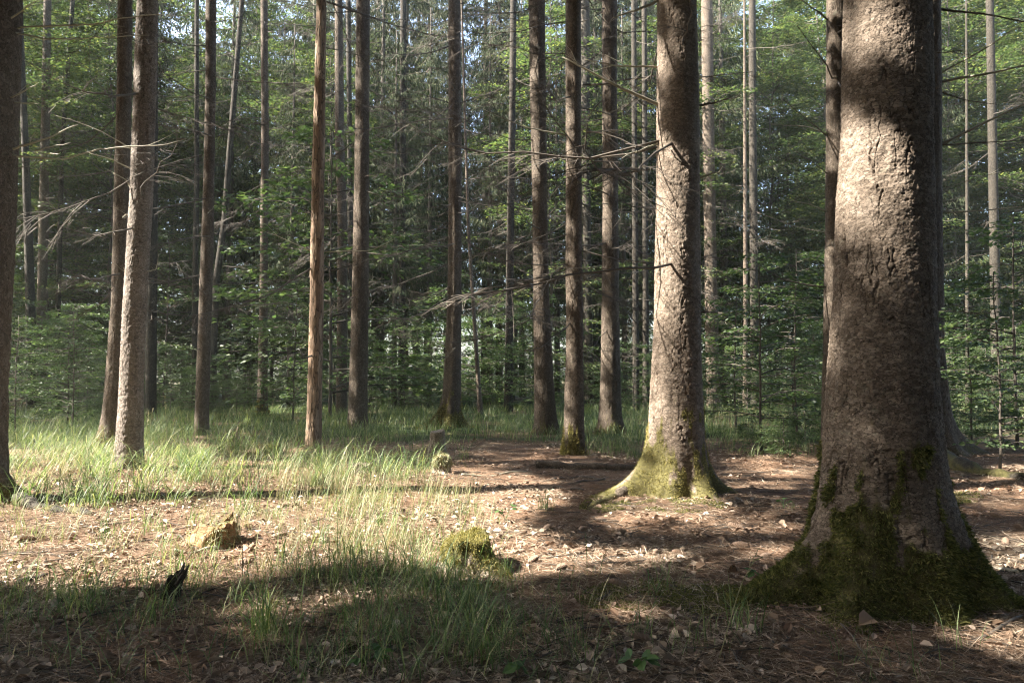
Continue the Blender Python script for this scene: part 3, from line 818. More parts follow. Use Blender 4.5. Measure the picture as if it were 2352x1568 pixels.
# ------------------------------------------------------------------ stumps, log, fallen wood
def stump(name, label, key, r, h, mat, jag=.1, cutflat=False, lean=(0, 0), seed=1, roots=(), mossv=0.0, tilt=0.0, nseg=90):
    c = STUMPS_XY[key]
    c = np.array([c[0], c[1] + r * .8, 0])
    z0 = float(ground_h(c[0], c[1]))
    t = thing(name, label, "stump", (c[0], c[1], z0))
    th = np.linspace(0, 2 * np.pi, nseg, endpoint=False)
    top = h * (1 + jag * 2 * (vn2(np.cos(th) * 2.2 + 5, np.sin(th) * 2.2, seed) - .5) + jag * .8 * (vn2(np.cos(th) * 7, np.sin(th) * 7, seed + 1) - .5) + tilt * np.cos(th - .6))
    rows = []
    nz = 40
    for q in range(nz):
        f = q / (nz - 1)
        z = -.08 + (top + .08) * f
        rr = r * (1 + .10 * (vn3(np.cos(th) * 3, np.sin(th) * 3, z * 9, seed) - .5) + .16 * (vn3(np.cos(th) * 6, np.sin(th) * 6, z * 12, seed + 2) - .5)) + r * .35 * np.exp(-np.maximum(z, 0) / (h * .3 + .02))
        for (a, A, hh, w) in roots:
            d = np.angle(np.exp(1j * (th - a)))
            rr = rr + A * np.exp(-np.maximum(z, 0) / hh) * np.exp(-(d / w) ** 2)
        rr = rr + .016 * (vn3(np.cos(th) * 30, np.sin(th) * 30, z * 25, seed + 3) - .5)
        rows.append(np.stack([rr * np.cos(th) + lean[0] * z, rr * np.sin(th) + lean[1] * z, z], -1))
    last = rows[-1]
    ctr = last.mean(0)
    nr = 10
    for q in range(1, nr + 1):
        f = q / nr
        P = last * (1 - f) + ctr * f
        P[:, 2] += (0 if cutflat else -h * .12 * math.sin(f * 1.6)) + .012 * (vn2(P[:, 0] * 40, P[:, 1] * 40, seed + 6) - .5) * (1 - f)
        rows.append(P)
    V = np.stack(rows)
    n, k, _ = V.shape
    i, j = np.meshgrid(np.arange(n - 1), np.arange(k), indexing='ij')
    j2 = (j + 1) % k
    F = np.stack([i * k + j, i * k + j2, (i + 1) * k + j2, (i + 1) * k + j], -1).reshape(-1, 4)
    nm = vn3(V[..., 0] * 9, V[..., 1] * 9, V[..., 2] * 9, seed + 9)
    moss = mossv * sstep(.3, .6, nm + .35 * (V[..., 2] / h - .5))
    me = mesh_np("wood", V.reshape(-1, 3), F, M[mat], True, {"moss": moss.ravel()})
    ob("wood", me, t)
    return t, V, moss


s1, V1, m1 = stump("mossy_stump", "short stump thickly capped with golden moss at the edge of the sunlit patch", 's1', .13, .20, 'wood_cut', .09, True, (-.12, 0), 3, [(math.radians(320), .16, .08, .35), (math.radians(180), .05, .1, .4)], 1.0, .10)
up = np.clip(vn3(V1[..., 0] * 7, V1[..., 1] * 7, V1[..., 2] * 7, 2) * 1.5 - .2 + 1.2 * sstep(.1, .2, V1[..., 2]), 0.05, 1)
moss_fur('s1', V1, up, 26000, .014, 'moss_gold', None, parent=s1, thr=.3, down=.3)
s2, V2_, m2_ = stump("rotten_stump", "broken tan and orange rotten stump in the full sun on the left", 's2', .115, .12, 'stump_orange', .4, False, (.1, 0), 12, [(math.radians(190), .1, .06, .4)], 0.25, .25)
moss_fur('s2', V2_, sstep(.2, .6, vn3(V2_[..., 0] * 14, V2_[..., 1] * 14, V2_[..., 2] * 14, 8)) * sstep(.0, .08, V2_[..., 0] + .04), 1500, .03, 'grass_dry', None, parent=s2, down=.6)
stump("small_stump", "tiny dark leaning stump at the shade line in the left foreground", 's3', .04, .12, 'bark_dark', .4, False, (.35, 0), 22, (), 0.1, .3, 50)
stump("cut_stump", "smooth sawn stump with a pale flat top in front of the mossy footed centre spruce", 's4', .105, .30, 'wood_cut', .03, True, (0, 0), 32, (), .15, .06)
stump("jagged_stump", "small jagged grey stump standing in the shaded grass left of the orange dead trunk", 's5', .065, .24, 'wood_cut', .45, False, (.1, 0), 42, (), .3, .4, 60)
s6, V6, m6 = stump("grassy_stump", "low pale stump hung with dry grass on the sunlit side of the sawn stump", 's6', .09, .20, 'wood_cut', .15, False, (0, 0), 52, (), .3)
moss_fur('s6', V6, np.ones(V6.shape[:2]) * sstep(.05, .15, V6[..., 2]), 2600, .05, 'grass_dry', None, parent=s6, down=1.2)
stump("pale_stump", "low weathered chunk of pale wood in the sunlit grass", 's7', .12, .09, 'wood_cut', .2, True, (0, 0), 62, (), 0)
s8, V8, m8 = stump("mossy_mound_stump", "low rotted stump overgrown with moss just left of the foot of the orange dead trunk", 's8', .15, .12, 'wood_cut', .3, False, (0, 0), 72, (), 1.0)
moss_fur('s8', V8, np.ones(V8.shape[:2]), 5000, .03, 'moss_gold', None, parent=s8)


def log(name, label, cat, p0, p1, r, mat, seed, wob=.02, lift=1.0):
    A, B = gp(*p0), gp(*p1)
    ss = np.linspace(0, 1, 30)[:, None]
    P = A * (1 - ss) + B * ss
    c = P.mean(0)
    P[:, 2] = ground_h(P[:, 0], P[:, 1]) + r * .7 * lift
    P[:, 1] += wob * np.sin(ss[:, 0] * 5 + seed)
    P[:, 2] += wob * .5 * np.sin(ss[:, 0] * 9 + seed)
    mb = MB()
    mb.tube(P - c, r * (1 - .25 * ss[:, 0]) * (1 + .12 * np.sin(ss[:, 0] * 31 + seed)), 16)
    return tag(ob(name, mb.build(name, M[mat]), None, tuple(c)), label, cat)


log("fallen_log", "dark fallen log lying behind the foot of the large sunlit spruce", "log", (1232, 1071), (1462, 1078), .05, 'bark', 1)
log("fallen_branch", "pale fallen stick in the sun in front of the orange rotten stump", "stick", (395, 1270), (530, 1252), .011, 'branch_pale', 2, .03)
log("fallen_branch", "thick pale stick lying at the lower right corner", "stick", (2225, 1500), (2420, 1420), .009, 'branch', 4, .012, 2.5)
log("fallen_branch", "long thin brown stick lying in the shade at the bottom centre", "stick", (800, 1530), (1020, 1480), .007, 'branch', 5, .05)
log("fallen_branch", "short thick brown stick on the sunlit litter at the left edge", "stick", (45, 1340), (110, 1322), .018, 'bark_dark', 6, .01)
log("fallen_branch", "pale stick lying on the brown litter right of the biggest trunk", "stick", (2230, 1300), (2350, 1330), .014, 'branch_pale', 7, .02)
log("fallen_branch", "pale straight stick on the sunlit ground below the fallen log", "stick", (1060, 1092), (1230, 1078), .012, 'branch_pale', 8, .03)
for q, (p0, p1) in enumerate([((1240, 1098), (1330, 1092)), ((1300, 1112), (1390, 1100)), ((1330, 1092), (1440, 1110)), ((1270, 1120), (1340, 1128))]):
    log("fallen_branch", "brown stick among others piled in the shade in front of the fallen log", "stick", p0, p1, .014, 'branch', 10 + q, .02)["group"] = "sticks in front of the fallen log"


# ------------------------------------------------------------------ spruce cones
def cone_mesh(open_, seed):
    n, k = 44, 26
    t = np.linspace(0, 1, n)
    a = np.linspace(0, 2 * np.pi, k, endpoint=False)
    T, A = np.meshgrid(t, a, indexing='ij')
    prof = .017 * np.sin(np.pi * np.clip(T * .93 + .05, 0, 1)) ** .55
    sp = np.mod(T * 13 + A * 5 / (2 * np.pi), 1.0)
    sp2 = np.abs(np.mod(A * 8 / (2 * np.pi) + np.floor(T * 13 + A * 5 / (2 * np.pi)) * .5, 1.0) - .5) * 2
    r = prof * (1 + open_ * (sp - .4) + .25 * (1 - sp2))
    V = np.stack([(T - .5) * .115, r * np.cos(A), r * np.sin(A)], -1)
    i, j = np.meshgrid(np.arange(n - 1), np.arange(k), indexing='ij')
    j2 = (j + 1) % k
    F = np.stack([i * k + j, i * k + j2, (i + 1) * k + j2, (i + 1) * k + j], -1).reshape(-1, 4)
    return mesh_np("spruce_cone", V.reshape(-1, 3), F, M['cone'], False)


CONES = [cone_mesh(.45, 1), cone_mesh(.75, 2), cone_mesh(.3, 3)]
CP_ = [((1150, 1252), 'r'), ((1195, 1268), 'r'), ((1245, 1262), 'r'), ((1225, 1285), 'r'), ((1330, 1262), 'r'), ((1480, 1258), 'r'), ((1505, 1268), 'r'), ((1390, 1270), 'r'), ((1440, 1250), 'r'), ((1290, 1300), 'r'), ((1180, 1298), 'r'), ((1130, 1268), 'r'), ((1350, 1296), 'r'), ((1560, 1272), 'r'),
       ((1310, 1190), 'm'), ((1380, 1196), 'm'), ((1440, 1160), 'm'), ((1258, 1210), 'm'), ((1340, 1215), 'm'), ((1425, 1222), 'm'), ((1290, 1175), 'm'), ((1460, 1205), 'm'), ((1365, 1178), 'm'),
       ((1700, 1255), 'k'), ((1640, 1280), 'k'), ((1760, 1290), 'k'), ((1600, 1295), 'k'), ((1800, 1240), 'k'), ((1690, 1215), 'k'), ((1480, 1315), 'k'), ((1420, 1335), 'k'), ((1550, 1330), 'k'),
       ((2240, 1270), 'e'), ((2310, 1255), 'e'), ((2290, 1190), 'e'), ((2340, 1215), 'e'), ((2215, 1215), 'e'), ((2330, 1340), 'e'),
       ((300, 1290), 'l'), ((165, 1240), 'l'), ((700, 1262), 'l'), ((560, 1290), 'l'), ((870, 1200), 'l'), ((640, 1235), 'l'), ((60, 1250), 'l'), ((420, 1300), 'l'), ((240, 1225), 'l'),
       ((350, 1455), 'b'), ((980, 1450), 'b'), ((1480, 1480), 'b'), ((1180, 1520), 'b'), ((700, 1480), 'b'), ((1560, 1465), 'b'), ((560, 1420), 'b'), ((1320, 1440), 'b'), ((240, 1520), 'b')]
CL = {'r': "spruce cone among others in the bright strip right of the mossy capped stump", 'm': "spruce cone among others on shaded needles between mossy stump and large sunlit spruce",
      'k': "spruce cone among others on red needles left of the biggest trunk", 'e': "spruce cone among others on brown litter right of the biggest trunk",
      'l': "spruce cone among others on the bleached sunlit litter at left", 'b': "spruce cone among others in the dark foreground litter"}
CG = {'r': "cones right of the mossy stump", 'm': "cones on the shaded needles", 'k': "cones left of the biggest trunk", 'e': "cones right of the biggest trunk", 'l': "cones on the sunlit litter", 'b': "cones in the dark foreground"}
for (p, c) in CP_:
    P = gp(*p)
    o = ob("spruce_cone", CONES[R.integers(3)], None, (P[0], P[1], float(ground_h(P[0], P[1])) + .016), (R.uniform(0, 6), R.normal(0, .15), R.uniform(0, 6.28)), R.uniform(.8, 1.15))
    tag(o, CL[c], "cone", CG[c])

# ------------------------------------------------------------------ living crowns
def beech_parts(rng, z0, z1, rad, nbr, per, leafL, hexa=False, trunk_r=.05, lean=.0, flat=.03, low=.75):
    """leaves laid in flat layered sprays along level branches; returns leaf mesh, limb mesh"""
    mb = MB()
    H = z1
    zz = np.linspace(-.05, H, 14)
    bend = np.cumsum(rng.normal(0, .03, (14, 2)), 0) * H * .12
    ax = np.stack([bend[:, 0] + lean * zz, bend[:, 1], zz], -1)
    mb.tube(ax, trunk_r * (1 - .85 * zz / H) + .004, 7)
    LP, LD, LN, LL = [], [], [], []
    for b in range(nbr):
        f = (b + rng.random()) / nbr
        z = z0 + (z1 - z0) * f
        prof = low + (1 - low) * math.sin(math.pi * min(1, f * 1.3 + .1)) if f < .6 else max(.2, 1 - (f - .6) * 1.7)
        L = rad * prof * rng.uniform(.55, 1.15)
        az = rng.uniform(0, 2 * np.pi)
        rise = rng.uniform(.05, .5)
        t = np.linspace(0, 1, 6)
        o = np.array([np.interp(z, ax[:, 2], ax[:, 0]), np.interp(z, ax[:, 2], ax[:, 1]), z])
        d = np.array([math.cos(az), math.sin(az)])
        P = np.stack([o[0] + d[0] * L * t, o[1] + d[1] * L * t, z + L * (rise * t - rise * .75 * t ** 2)], -1)
        P[1:-1] += rng.normal(0, .025 * L, (4, 3)) * np.array([1, 1, .4])
        mb.tube(P, (.004 + .006 * L) * (1 - .8 * t) + .0015, 3, False)
        n = int(per * (.4 + .6 * L / rad))
        s = rng.uniform(.12, 1.0, n) ** .8
        side = rng.choice([-1, 1], n)
        wid = (.14 + .38 * L * (1 - s) ** .7 * s ** .3 * 1.4) * rng.uniform(0, 1, n)
        pc = np.stack([np.interp(s, t, P[:, c]) for c in range(3)], -1)
        perp = np.array([-d[1], d[0], 0])
        fw = wid * .7
        pos = pc + perp * (side * wid)[:, None] + np.array([d[0], d[1], 0]) * fw[:, None]
        pos[:, 2] += rng.normal(0, flat, n) - .18 * wid
        ang = side * rng.uniform(.3, 1.1, n)
        D = np.stack([d[0] * np.cos(ang) - d[1] * np.sin(ang), d[1] * np.cos(ang) + d[0] * np.sin(ang), rng.normal(-.15, .25, n)], -1)
        LP.append(pos)
        LD.append(D)
        LN.append(np.array([0, 0, 1.0]) + rng.normal(0, .38, (n, 3)))
        LL.append(leafL * rng.uniform(.6, 1.2, n))
        # side twigs carrying the spray
        for _ in range(3 if per < 400 else 5):
            q = rng.integers(0, n)
            mb.tube([pc[q], pos[q]], [.003, .0015], 3, False)
    LL = np.concatenate(LL)
    V, F = leaves_np(np.concatenate(LP), np.concatenate(LD), np.concatenate(LN), LL, LL * .62, .16, hexa)
    return V, F, mb


def spruce_parts(rng, z0, z1, rad, whorl=.42, per=100):
    mb = MB()
    zz = np.linspace(-.05, z1 + .6, 10)
    mb.tube(np.stack([zz * 0, zz * 0, zz], -1), .13 * (1 - .9 * zz / (z1 + .7)) + .005, 8)
    A, B, W = [], [], []
    z = z0
    while z < z1:
        f = (z - z0) / (z1 - z0)
        for _ in range(int(rng.integers(4, 7))):
            L = rad * (1 - .62 * f) * rng.uniform(.55, 1.1)
            az = rng.uniform(0, 2 * np.pi)
            d = np.array([math.cos(az), math.sin(az), 0])
            pp = np.array([-d[1], d[0], 0])
            dr = rng.uniform(.15, .45)
            t = np.linspace(0, 1, 6)
            P = np.array([0, 0, z + rng.uniform(-.15, .15)]) + d * (L * t)[:, None] + np.array([0, 0, 1.0]) * (L * (-dr * t + dr * .7 * t ** 3))[:, None]
            mb.tube(P, .014 * (1 - .8 * t) + .002, 3, False)
            n = int(per * (.35 + .65 * L / rad))
            s = rng.uniform(.08, 1, n)
            pc = np.stack([np.interp(s, t, P[:, c]) for c in range(3)], -1)
            lat = rng.normal(0, 1, n) * .22 * L * (1.05 - s)
            pc = pc + pp * lat[:, None] + np.array([0, 0, -1.0]) * (np.abs(lat) * .35)[:, None]
            hl = rng.uniform(.08, .36, n) * (1.1 - .4 * s)
            dd = unit(np.stack([d[0] * .35 + rng.normal(0, .28, n), d[1] * .35 + rng.normal(0, .28, n), -rng.uniform(.35, 1.3, n)], -1))
            A.append(pc)
            B.append(dd)
            W.append(hl)
        z += whorl * rng.uniform(.7, 1.3)
    A, B, W = np.concatenate(A), np.concatenate(B), np.concatenate(W)
    V, F = leaves_np(A, B, rng.normal(0, 1, A.shape), W, .016 + .05 * W, .5)
    return V, F, mb


def lib(parts, leafmat, barkmat):
    V, F, mb = parts
    return mesh_np("crown", V, F, M[leafmat]), mb.build("trunk", M[barkmat])


RF = np.random.default_rng(77)
BEECH = [lib(beech_parts(RF, 1.3, 14, 3.1, 110, 300, .10, trunk_r=.06), 'beech', 'branch') for _ in range(3)]
SAPL = [lib(beech_parts(RF, .25, RF.uniform(2.6, 4.2), 1.4, 40, 120, .08, trunk_r=.018), 'beech_dark', 'branch') for _ in range(4)]
SPRU = [lib(spruce_parts(RF, 3.4, 16, 2.4), 'needles', 'branch') for _ in range(3)]
SHRUB = [lib(beech_parts(RF, .05, 1.1, .7, 20, 90, .075, trunk_r=.012), 'beech_dark', 'branch') for _ in range(2)]

FG = sorted([(INFO[k]['px'], k) for k in INFO if k in ('t1', 't2', 't5', 't7', 't9', 't10', 't12', 't13', 't15', 't17', 't18', 't20', 't22', 't24')])
SHORT = {'t1': "left edge trunk", 't2': "grey left spruce", 't5': "sunlit silver spruce", 't7': "scarred spruce", 't9': "slim spruce", 't10': "orange dead trunk", 't12': "thick dark spruce",
         't13': "mossy footed centre spruce", 't15': "left leaning spruce", 't17': "reddish lit spruce", 't18': "large sunlit spruce", 't20': "far pale tree", 't22': "biggest trunk", 't24': "right edge trunk"}


def between(px):
    a = [k for p, k in FG if p <= px]
    b = [k for p, k in FG if p > px]
    if not a:
        return "left of the " + SHORT[b[0]]
    if not b:
        return "right of the " + SHORT[a[-1]]
    return "between " + SHORT[a[-1]] + " and " + SHORT[b[0]]


def plant(kind, lib_, P, sc, label, cat, group=None, rz=None):
    z = float(ground_h(P[0], P[1]))
    t = thing(kind, label, cat, (P[0], P[1], z), RF.uniform(0, 6.28) if rz is None else rz, group)
    ob("crown", lib_[0], t, sc=sc)
    ob("trunk", lib_[1], t, sc=sc)
    return t


CX, CY = [INFO[k]['x0'] for k in INFO], [INFO[k]['Y'] for k in INFO]
for Y0, dx in [(25.5, 2.1), (28.5, 2.2), (32, 2.4), (37, 3.0), (45, 4.4)]:
    half = .80 * Y0 + 3
    x = -half
    while x < half:
        X_, Y_ = x + RF.uniform(-.8, .8), Y0 + RF.uniform(-1.6, 1.6)
        x += dx
        px = float(project([X_, Y_, 2.0])[0])
        pspr = .78 if 600 < px < 1700 else .14
        if Y0 < 20 and (820 < px < 1500) and RF.random() < .55:
            continue
        if Y0 > 34 and (985 < px < 1150 or 335 < px < 425) and RF.random() < .6:
            continue
        sf = 1.0 if Y0 < 24 else 1.2 if Y0 < 30 else 1.5 if Y0 < 40 else 1.9
        row = "nearer" if Y0 < 28 else "deeper" if Y0 < 40 else "far"
        if RF.random() < pspr:
            plant('spruce_tree', SPRU[RF.integers(3)], (X_, Y_), sf * RF.uniform(.85, 1.25), f"{row} spruce with drooping dark needles, {between(px)}", "tree", "spruces in the background")
        else:
            plant('beech_tree', BEECH[RF.integers(3)], (X_, Y_), sf * RF.uniform(.8, 1.2), f"{row} beech with layered green leaves, {between(px)}", "tree", "beeches in the background")
for Y0, dx in [(15.5, 2.0), (18, 1.4), (20.5, 1.3), (23.5, 1.4), (27, 1.5), (31, 1.6), (36, 1.8), (42, 2.1)]:
    half = .78 * Y0 + 2
    x = -half
    while x < half:
        X_, Y_ = x + RF.uniform(-.6, .6), Y0 + RF.uniform(-1.2, 1.2)
        x += dx
        px = float(project([X_, Y_, .5])[0])
        if Y0 < 17 and 300 < px < 1640:
            continue
        if Y0 < 20 and 500 < px < 1560 and RF.random() < .5:
            continue
        row = "nearer" if Y0 < 20 else "deeper"
        plant('beech_sapling', SAPL[RF.integers(4)], (X_, Y_), float(RF.choice([.35, .5, .65, .85, 1.1, 1.5, 1.9], p=[.2, .24, .24, .18, .09, .03, .02])) * RF.uniform(.85, 1.15), f"{row} leafy sapling in the dark undergrowth, {between(px)}", "sapling", "saplings in the undergrowth")

for px, Y_, sc, label in [(905, 23.5, .8, "drooping spruce in the gloom just right of the thick dark spruce"), (985, 25, .9, "tall drooping dark spruce close left behind the mossy footed centre spruce"), (1125, 24, .85, "drooping spruce between the mossy footed centre spruce and the slender dark trunk"),
                        (1435, 25, .9, "drooping spruce in the gap between the reddish lit spruce and the large sunlit spruce"), (665, 23, .8, "drooping greyish spruce between the slim spruce and the orange dead trunk"), (1280, 25.5, .9, "drooping spruce in the gap right behind the left leaning spruce")]:
    plant('spruce_tree', SPRU[RF.integers(3)], at(px, 860, Y_), sc, label, "tree")
# near saplings with leaves one can tell apart
NEAR = [lib(beech_parts(RF, .35, 3.2, 1.25, 34, 95, .075, True, .02, flat=.02), 'beech_dark', 'branch') for _ in range(2)]
for px, py, Y_, sc, label in [(1745, 0, 10.5, .95, "leafy beech sapling filling the gap between the two largest trunks"), (1830, 0, 12.5, 1.1, "taller leafy beech sapling just left behind the biggest trunk"),
                              (2290, 0, 8.2, .75, "bright leaved sapling by the right edge, behind the long mossy root"), (2330, 0, 10.8, 1.15, "tall leafy beech sapling at the right edge of the wood"),
                              (2225, 0, 12.0, .8, "low leafy sapling just right behind the biggest trunk"), (1690, 0, 13.5, .9, "leafy sapling close behind the right side of the large sunlit spruce"),
                              (40, 0, 12.5, .7, "leafy sapling right behind the left edge trunk"), (170, 0, 13.5, .75, "leafy sapling between the straight grey spruce at far left and the close pair")]:
    P = at(px, 860, Y_)
    plant('beech_sapling', NEAR[RF.integers(2)], P, sc, label, "sapling")
for px, py, sc, label in [(1730, 1040, .42, "low bramble like shrub behind the large sunlit spruce's right side"), (1800, 1052, .5, "low leafy shrub in front of the grass, left of the biggest trunk"), (1850, 1030, .55, "low leafy shrub touching the biggest trunk's left edge"),
                          (2300, 1040, .6, "low leafy shrub behind the long mossy root at right"), (2230, 1010, .6, "low leafy shrub just right behind the biggest trunk's foot")]:
    plant('shrub', SHRUB[RF.integers(2)], gp(px, py), sc, label, "shrub")


# small broad leaved seedlings in the foreground
def seedling(label, p, h, leaf, n, mat='plant'):
    P = gp(*p)
    z = float(ground_h(P[0], P[1]))
    t = thing("seedling", label, "plant", (P[0], P[1], z))
    mb = MB()
    LP, LD = [], []
    for q in range(n):
        az = RF.uniform(0, 6.28)
        l = h * RF.uniform(.5, 1.0)
        e = np.array([math.cos(az) * l * .6, math.sin(az) * l * .6, l * .8])
        mb.tube([np.zeros(3), e * .55 + [0, 0, .02], e], [.0022, .0018, .001], 4, False)
        for a in (-1.0, 0.0, 1.0):
            LP.append(e)
            LD.append([math.cos(az + a), math.sin(az + a), RF.normal(0, .2)])
    LP, LD = np.array(LP), np.array(LD)
    L = leaf * RF.uniform(.7, 1.15, len(LP))
    V, F = leaves_np(LP, LD, np.array([0, 0, 1.0]) + RF.normal(0, .3, LP.shape), L, L * .7, .12, True)
    ob("leaves", mesh_np("leaves", V, F, M[mat]), t)
    ob("stem", mb.build("stem", M['plant']), t)


seedling("small three leaved green seedling in the dark foreground left of bottom centre", (845, 1535), .13, .06, 4)
seedling("small dark green seedling at the bottom edge right of centre", (1470, 1545), .10, .06, 4)
seedling("small seedling at the bottom edge below the dark grass, centre", (1215, 1560), .09, .06, 3)
seedling("tiny seedling growing on the mossy left root of the biggest trunk", (1750, 1352), .10, .05, 3)
seedling("seedling by the grass tuft in the sun left of the large sunlit spruce", (1160, 1185), .14, .06, 4)
seedling("seedling at the edge of the sunlit litter, right of the large sunlit spruce", (1800, 1175), .12, .05, 3)


# the far wood, where single trees can no longer be told apart
n = 75000
a_ = RF.uniform(-.86, .86, n)
d_ = RF.uniform(58, 82, n)
P = np.stack([a_ * d_, d_, RF.uniform(0, 46, n)], -1)
P[: n // 4, 2] = RF.uniform(0, 7, n // 4)
P = P[RF.random(n) < sstep(.3, .55, fbm2(P[:, 0] * .35, P[:, 2] * .35, 301)) * .8 + .25 - .6 * sstep(16, 32, P[:, 2])]
n = len(P)
V, F = leaves_np(P, RF.normal(0, 1, (n, 3)) * [1, 1, .5], np.array([0, -.3, .8]) + RF.normal(0, .5, (n, 3)), RF.uniform(.35, .7, n), RF.uniform(.2, .4, n), .2)
tag(stuff(ob("far_wood", mesh_np("far_wood", V, F, M['beech_dark']))), "far leafy wood closing the view behind all trunks", "forest")

# ------------------------------------------------------------------ grass
def in_poly(px, py, poly):
    c = np.zeros(np.shape(px), bool)
    n = len(poly)
    for q in range(n):
        x1, y1 = poly[q]
        x2, y2 = poly[(q + 1) % n]
        t = (y1 > py) != (y2 > py)
        c ^= t & (px < (x2 - x1) * (py - y1) / (y2 - y1 + 1e-9) + x1)
    return c


RG = np.random.default_rng(404)


def tufts_in(poly, per_m2, clump=0.0, seed=1):
    G = np.array([gp(*p) for p in poly])
    lo, hi = G.min(0), G.max(0)
    n = int((hi[0] - lo[0]) * (hi[1] - lo[1]) * per_m2)
    P = np.stack([RG.uniform(lo[0], hi[0], n), RG.uniform(lo[1], hi[1], n)], -1)
    px, py, _ = project(np.column_stack([P, np.zeros(n)]))
    fx = np.clip((py - 900) / 250, .4, 2.2)
    wx, wy = fx * 170 * (fbm2(P[:, 0] * 2.2, P[:, 1] * 2.2, 3) - .5 + .25 * RG.normal(0, 1, n)), fx * 50 * (fbm2(P[:, 0] * 2.2, P[:, 1] * 2.2, 4) - .5 + .25 * RG.normal(0, 1, n))
    k = in_poly(px + wx, py + wy, poly)
    if clump:
        k &= RG.random(n) < sstep(.5 - .25 * clump, .5 + .2, fbm2(P[:, 0] * 1.7, P[:, 1] * 1.7, seed)) + (1 - clump)
    for key in INFO:
        k &= np.hypot(P[:, 0] - INFO[key]['x0'], P[:, 1] - INFO[key]['Y']) > INFO[key]['r0'] * 1.25
    return P[k]


def blades(T, nb, hmin, hmax, w, spread=.05, bend=(.4, 2.0), lean=(.0, .45), seg=4):
    n = len(T)
    cnt = RG.poisson(nb, n) + 1
    idx = np.repeat(np.arange(n), cnt)
    m = len(idx)
    hs = RG.uniform(.7, 1.2, n)[idx]
    P = np.zeros((m, 3))
    P[:, :2] = T[idx] + RG.normal(0, spread, (m, 2))
    P[:, 2] = ground_h(P[:, 0], P[:, 1]) - .01
    az = RG.uniform(0, 2 * np.pi, m)
    return ribbons_np(P, az, RG.uniform(hmin, hmax, m) * hs, w * RG.uniform(.6, 1.3, m), RG.uniform(*lean, m), RG.uniform(*bend, m), seg)


def cat(parts):
    V, F, n = [], [], 0
    for v, f in parts:
        V.append(v)
        F.append(f + n)
        n += len(v)
    return np.concatenate(V), np.concatenate(F)


ZA = [(-120, 1015), (130, 1000), (330, 1000), (600, 1035), (900, 1060), (1060, 1062), (1050, 1085), (800, 1110), (620, 1150), (430, 1178), (200, 1180), (20, 1180), (-120, 1190)]
ZB = [(-150, 938), (2500, 938), (2500, 1000), (1900, 1010), (1640, 1000), (1480, 1010), (1340, 1035), (1120, 1010), (880, 1030), (620, 1020), (330, 1005), (-150, 1010)]
ZC = [(640, 1110), (900, 1100), (1080, 1130), (1120, 1240), (1000, 1310), (800, 1300), (690, 1240)]
ZD = [(-80, 1300), (150, 1360), (440, 1330), (800, 1290), (1150, 1300), (1500, 1330), (1620, 1400), (1650, 1600), (-80, 1600)]
ZE = [(560, 1300), (1060, 1290), (1180, 1340), (1120, 1500), (800, 1560), (560, 1520)]
ZS = [(-80, 1180), (700, 1150), (1000, 1150), (1000, 1280), (500, 1340), (-80, 1350)]
ZR = [(1640, 985), (1880, 985), (1880, 1060), (1660, 1062)]
ZN = [(1620, 1330), (1850, 1430), (2352, 1480), (2352, 1600), (1600, 1600)]
Ga = [blades(tufts_in(ZA, 17, .9, 21), 26, .16, .70, .0070, .07, (1.3, 3.0)), blades(tufts_in(ZB, 12, .6, 22), 12, .18, .44, .010, .12, (.4, 1.9), seg=3),
      blades(tufts_in(ZR, 14, .3, 23), 10, .15, .38, .007, .08), blades(tufts_in([(1360, 1018), (1470, 1018), (1470, 1055), (1350, 1055)], 28), 14, .2, .4, .006, .05, (.7, 2.2)),
      blades(tufts_in(ZE, 85, .9, 24), 13, .16, .46, .0054, .06, (.6, 2.6)), blades(tufts_in(ZD, 58, .9, 25), 12, .10, .36, .0048, .05, (.6, 2.6)),
      blades(tufts_in(ZC, 24, .8, 42), 10, .12, .34, .0045, .05, (.3, 2.0)), blades(tufts_in(ZS, 10, .8, 43), 9, .1, .3, .0045, .05, (.4, 2.2)),
      blades(tufts_in(ZN, 16, .8, 26), 8, .06, .24, .0038, .05, (.2, 1.7))]
V, F = cat(Ga)
g1 = tag(stuff(ob("grass", mesh_np("grass", V, F, M['grass'], True))), "green arching woodland grass", "grass")
Gd = [blades(tufts_in(ZA, 9, .5, 31), 11, .15, .45, .005, .08, (.4, 2.2)), blades(tufts_in(ZC, 34, .8, 32), 11, .12, .36, .0042, .05, (.1, 1.3)), blades(tufts_in(ZS, 40, .8, 33), 8, .06, .24, .0034, .05, (.3, 1.8)), blades(tufts_in(ZD, 16, .6, 34), 7, .10, .26, .0036, .05, (.1, 1.4))]
V, F = cat(Gd)
g2 = tag(stuff(ob("dry_grass", mesh_np("dry_grass", V, F, M['grass_dry'], True))), "thin dry yellowish grass", "grass")
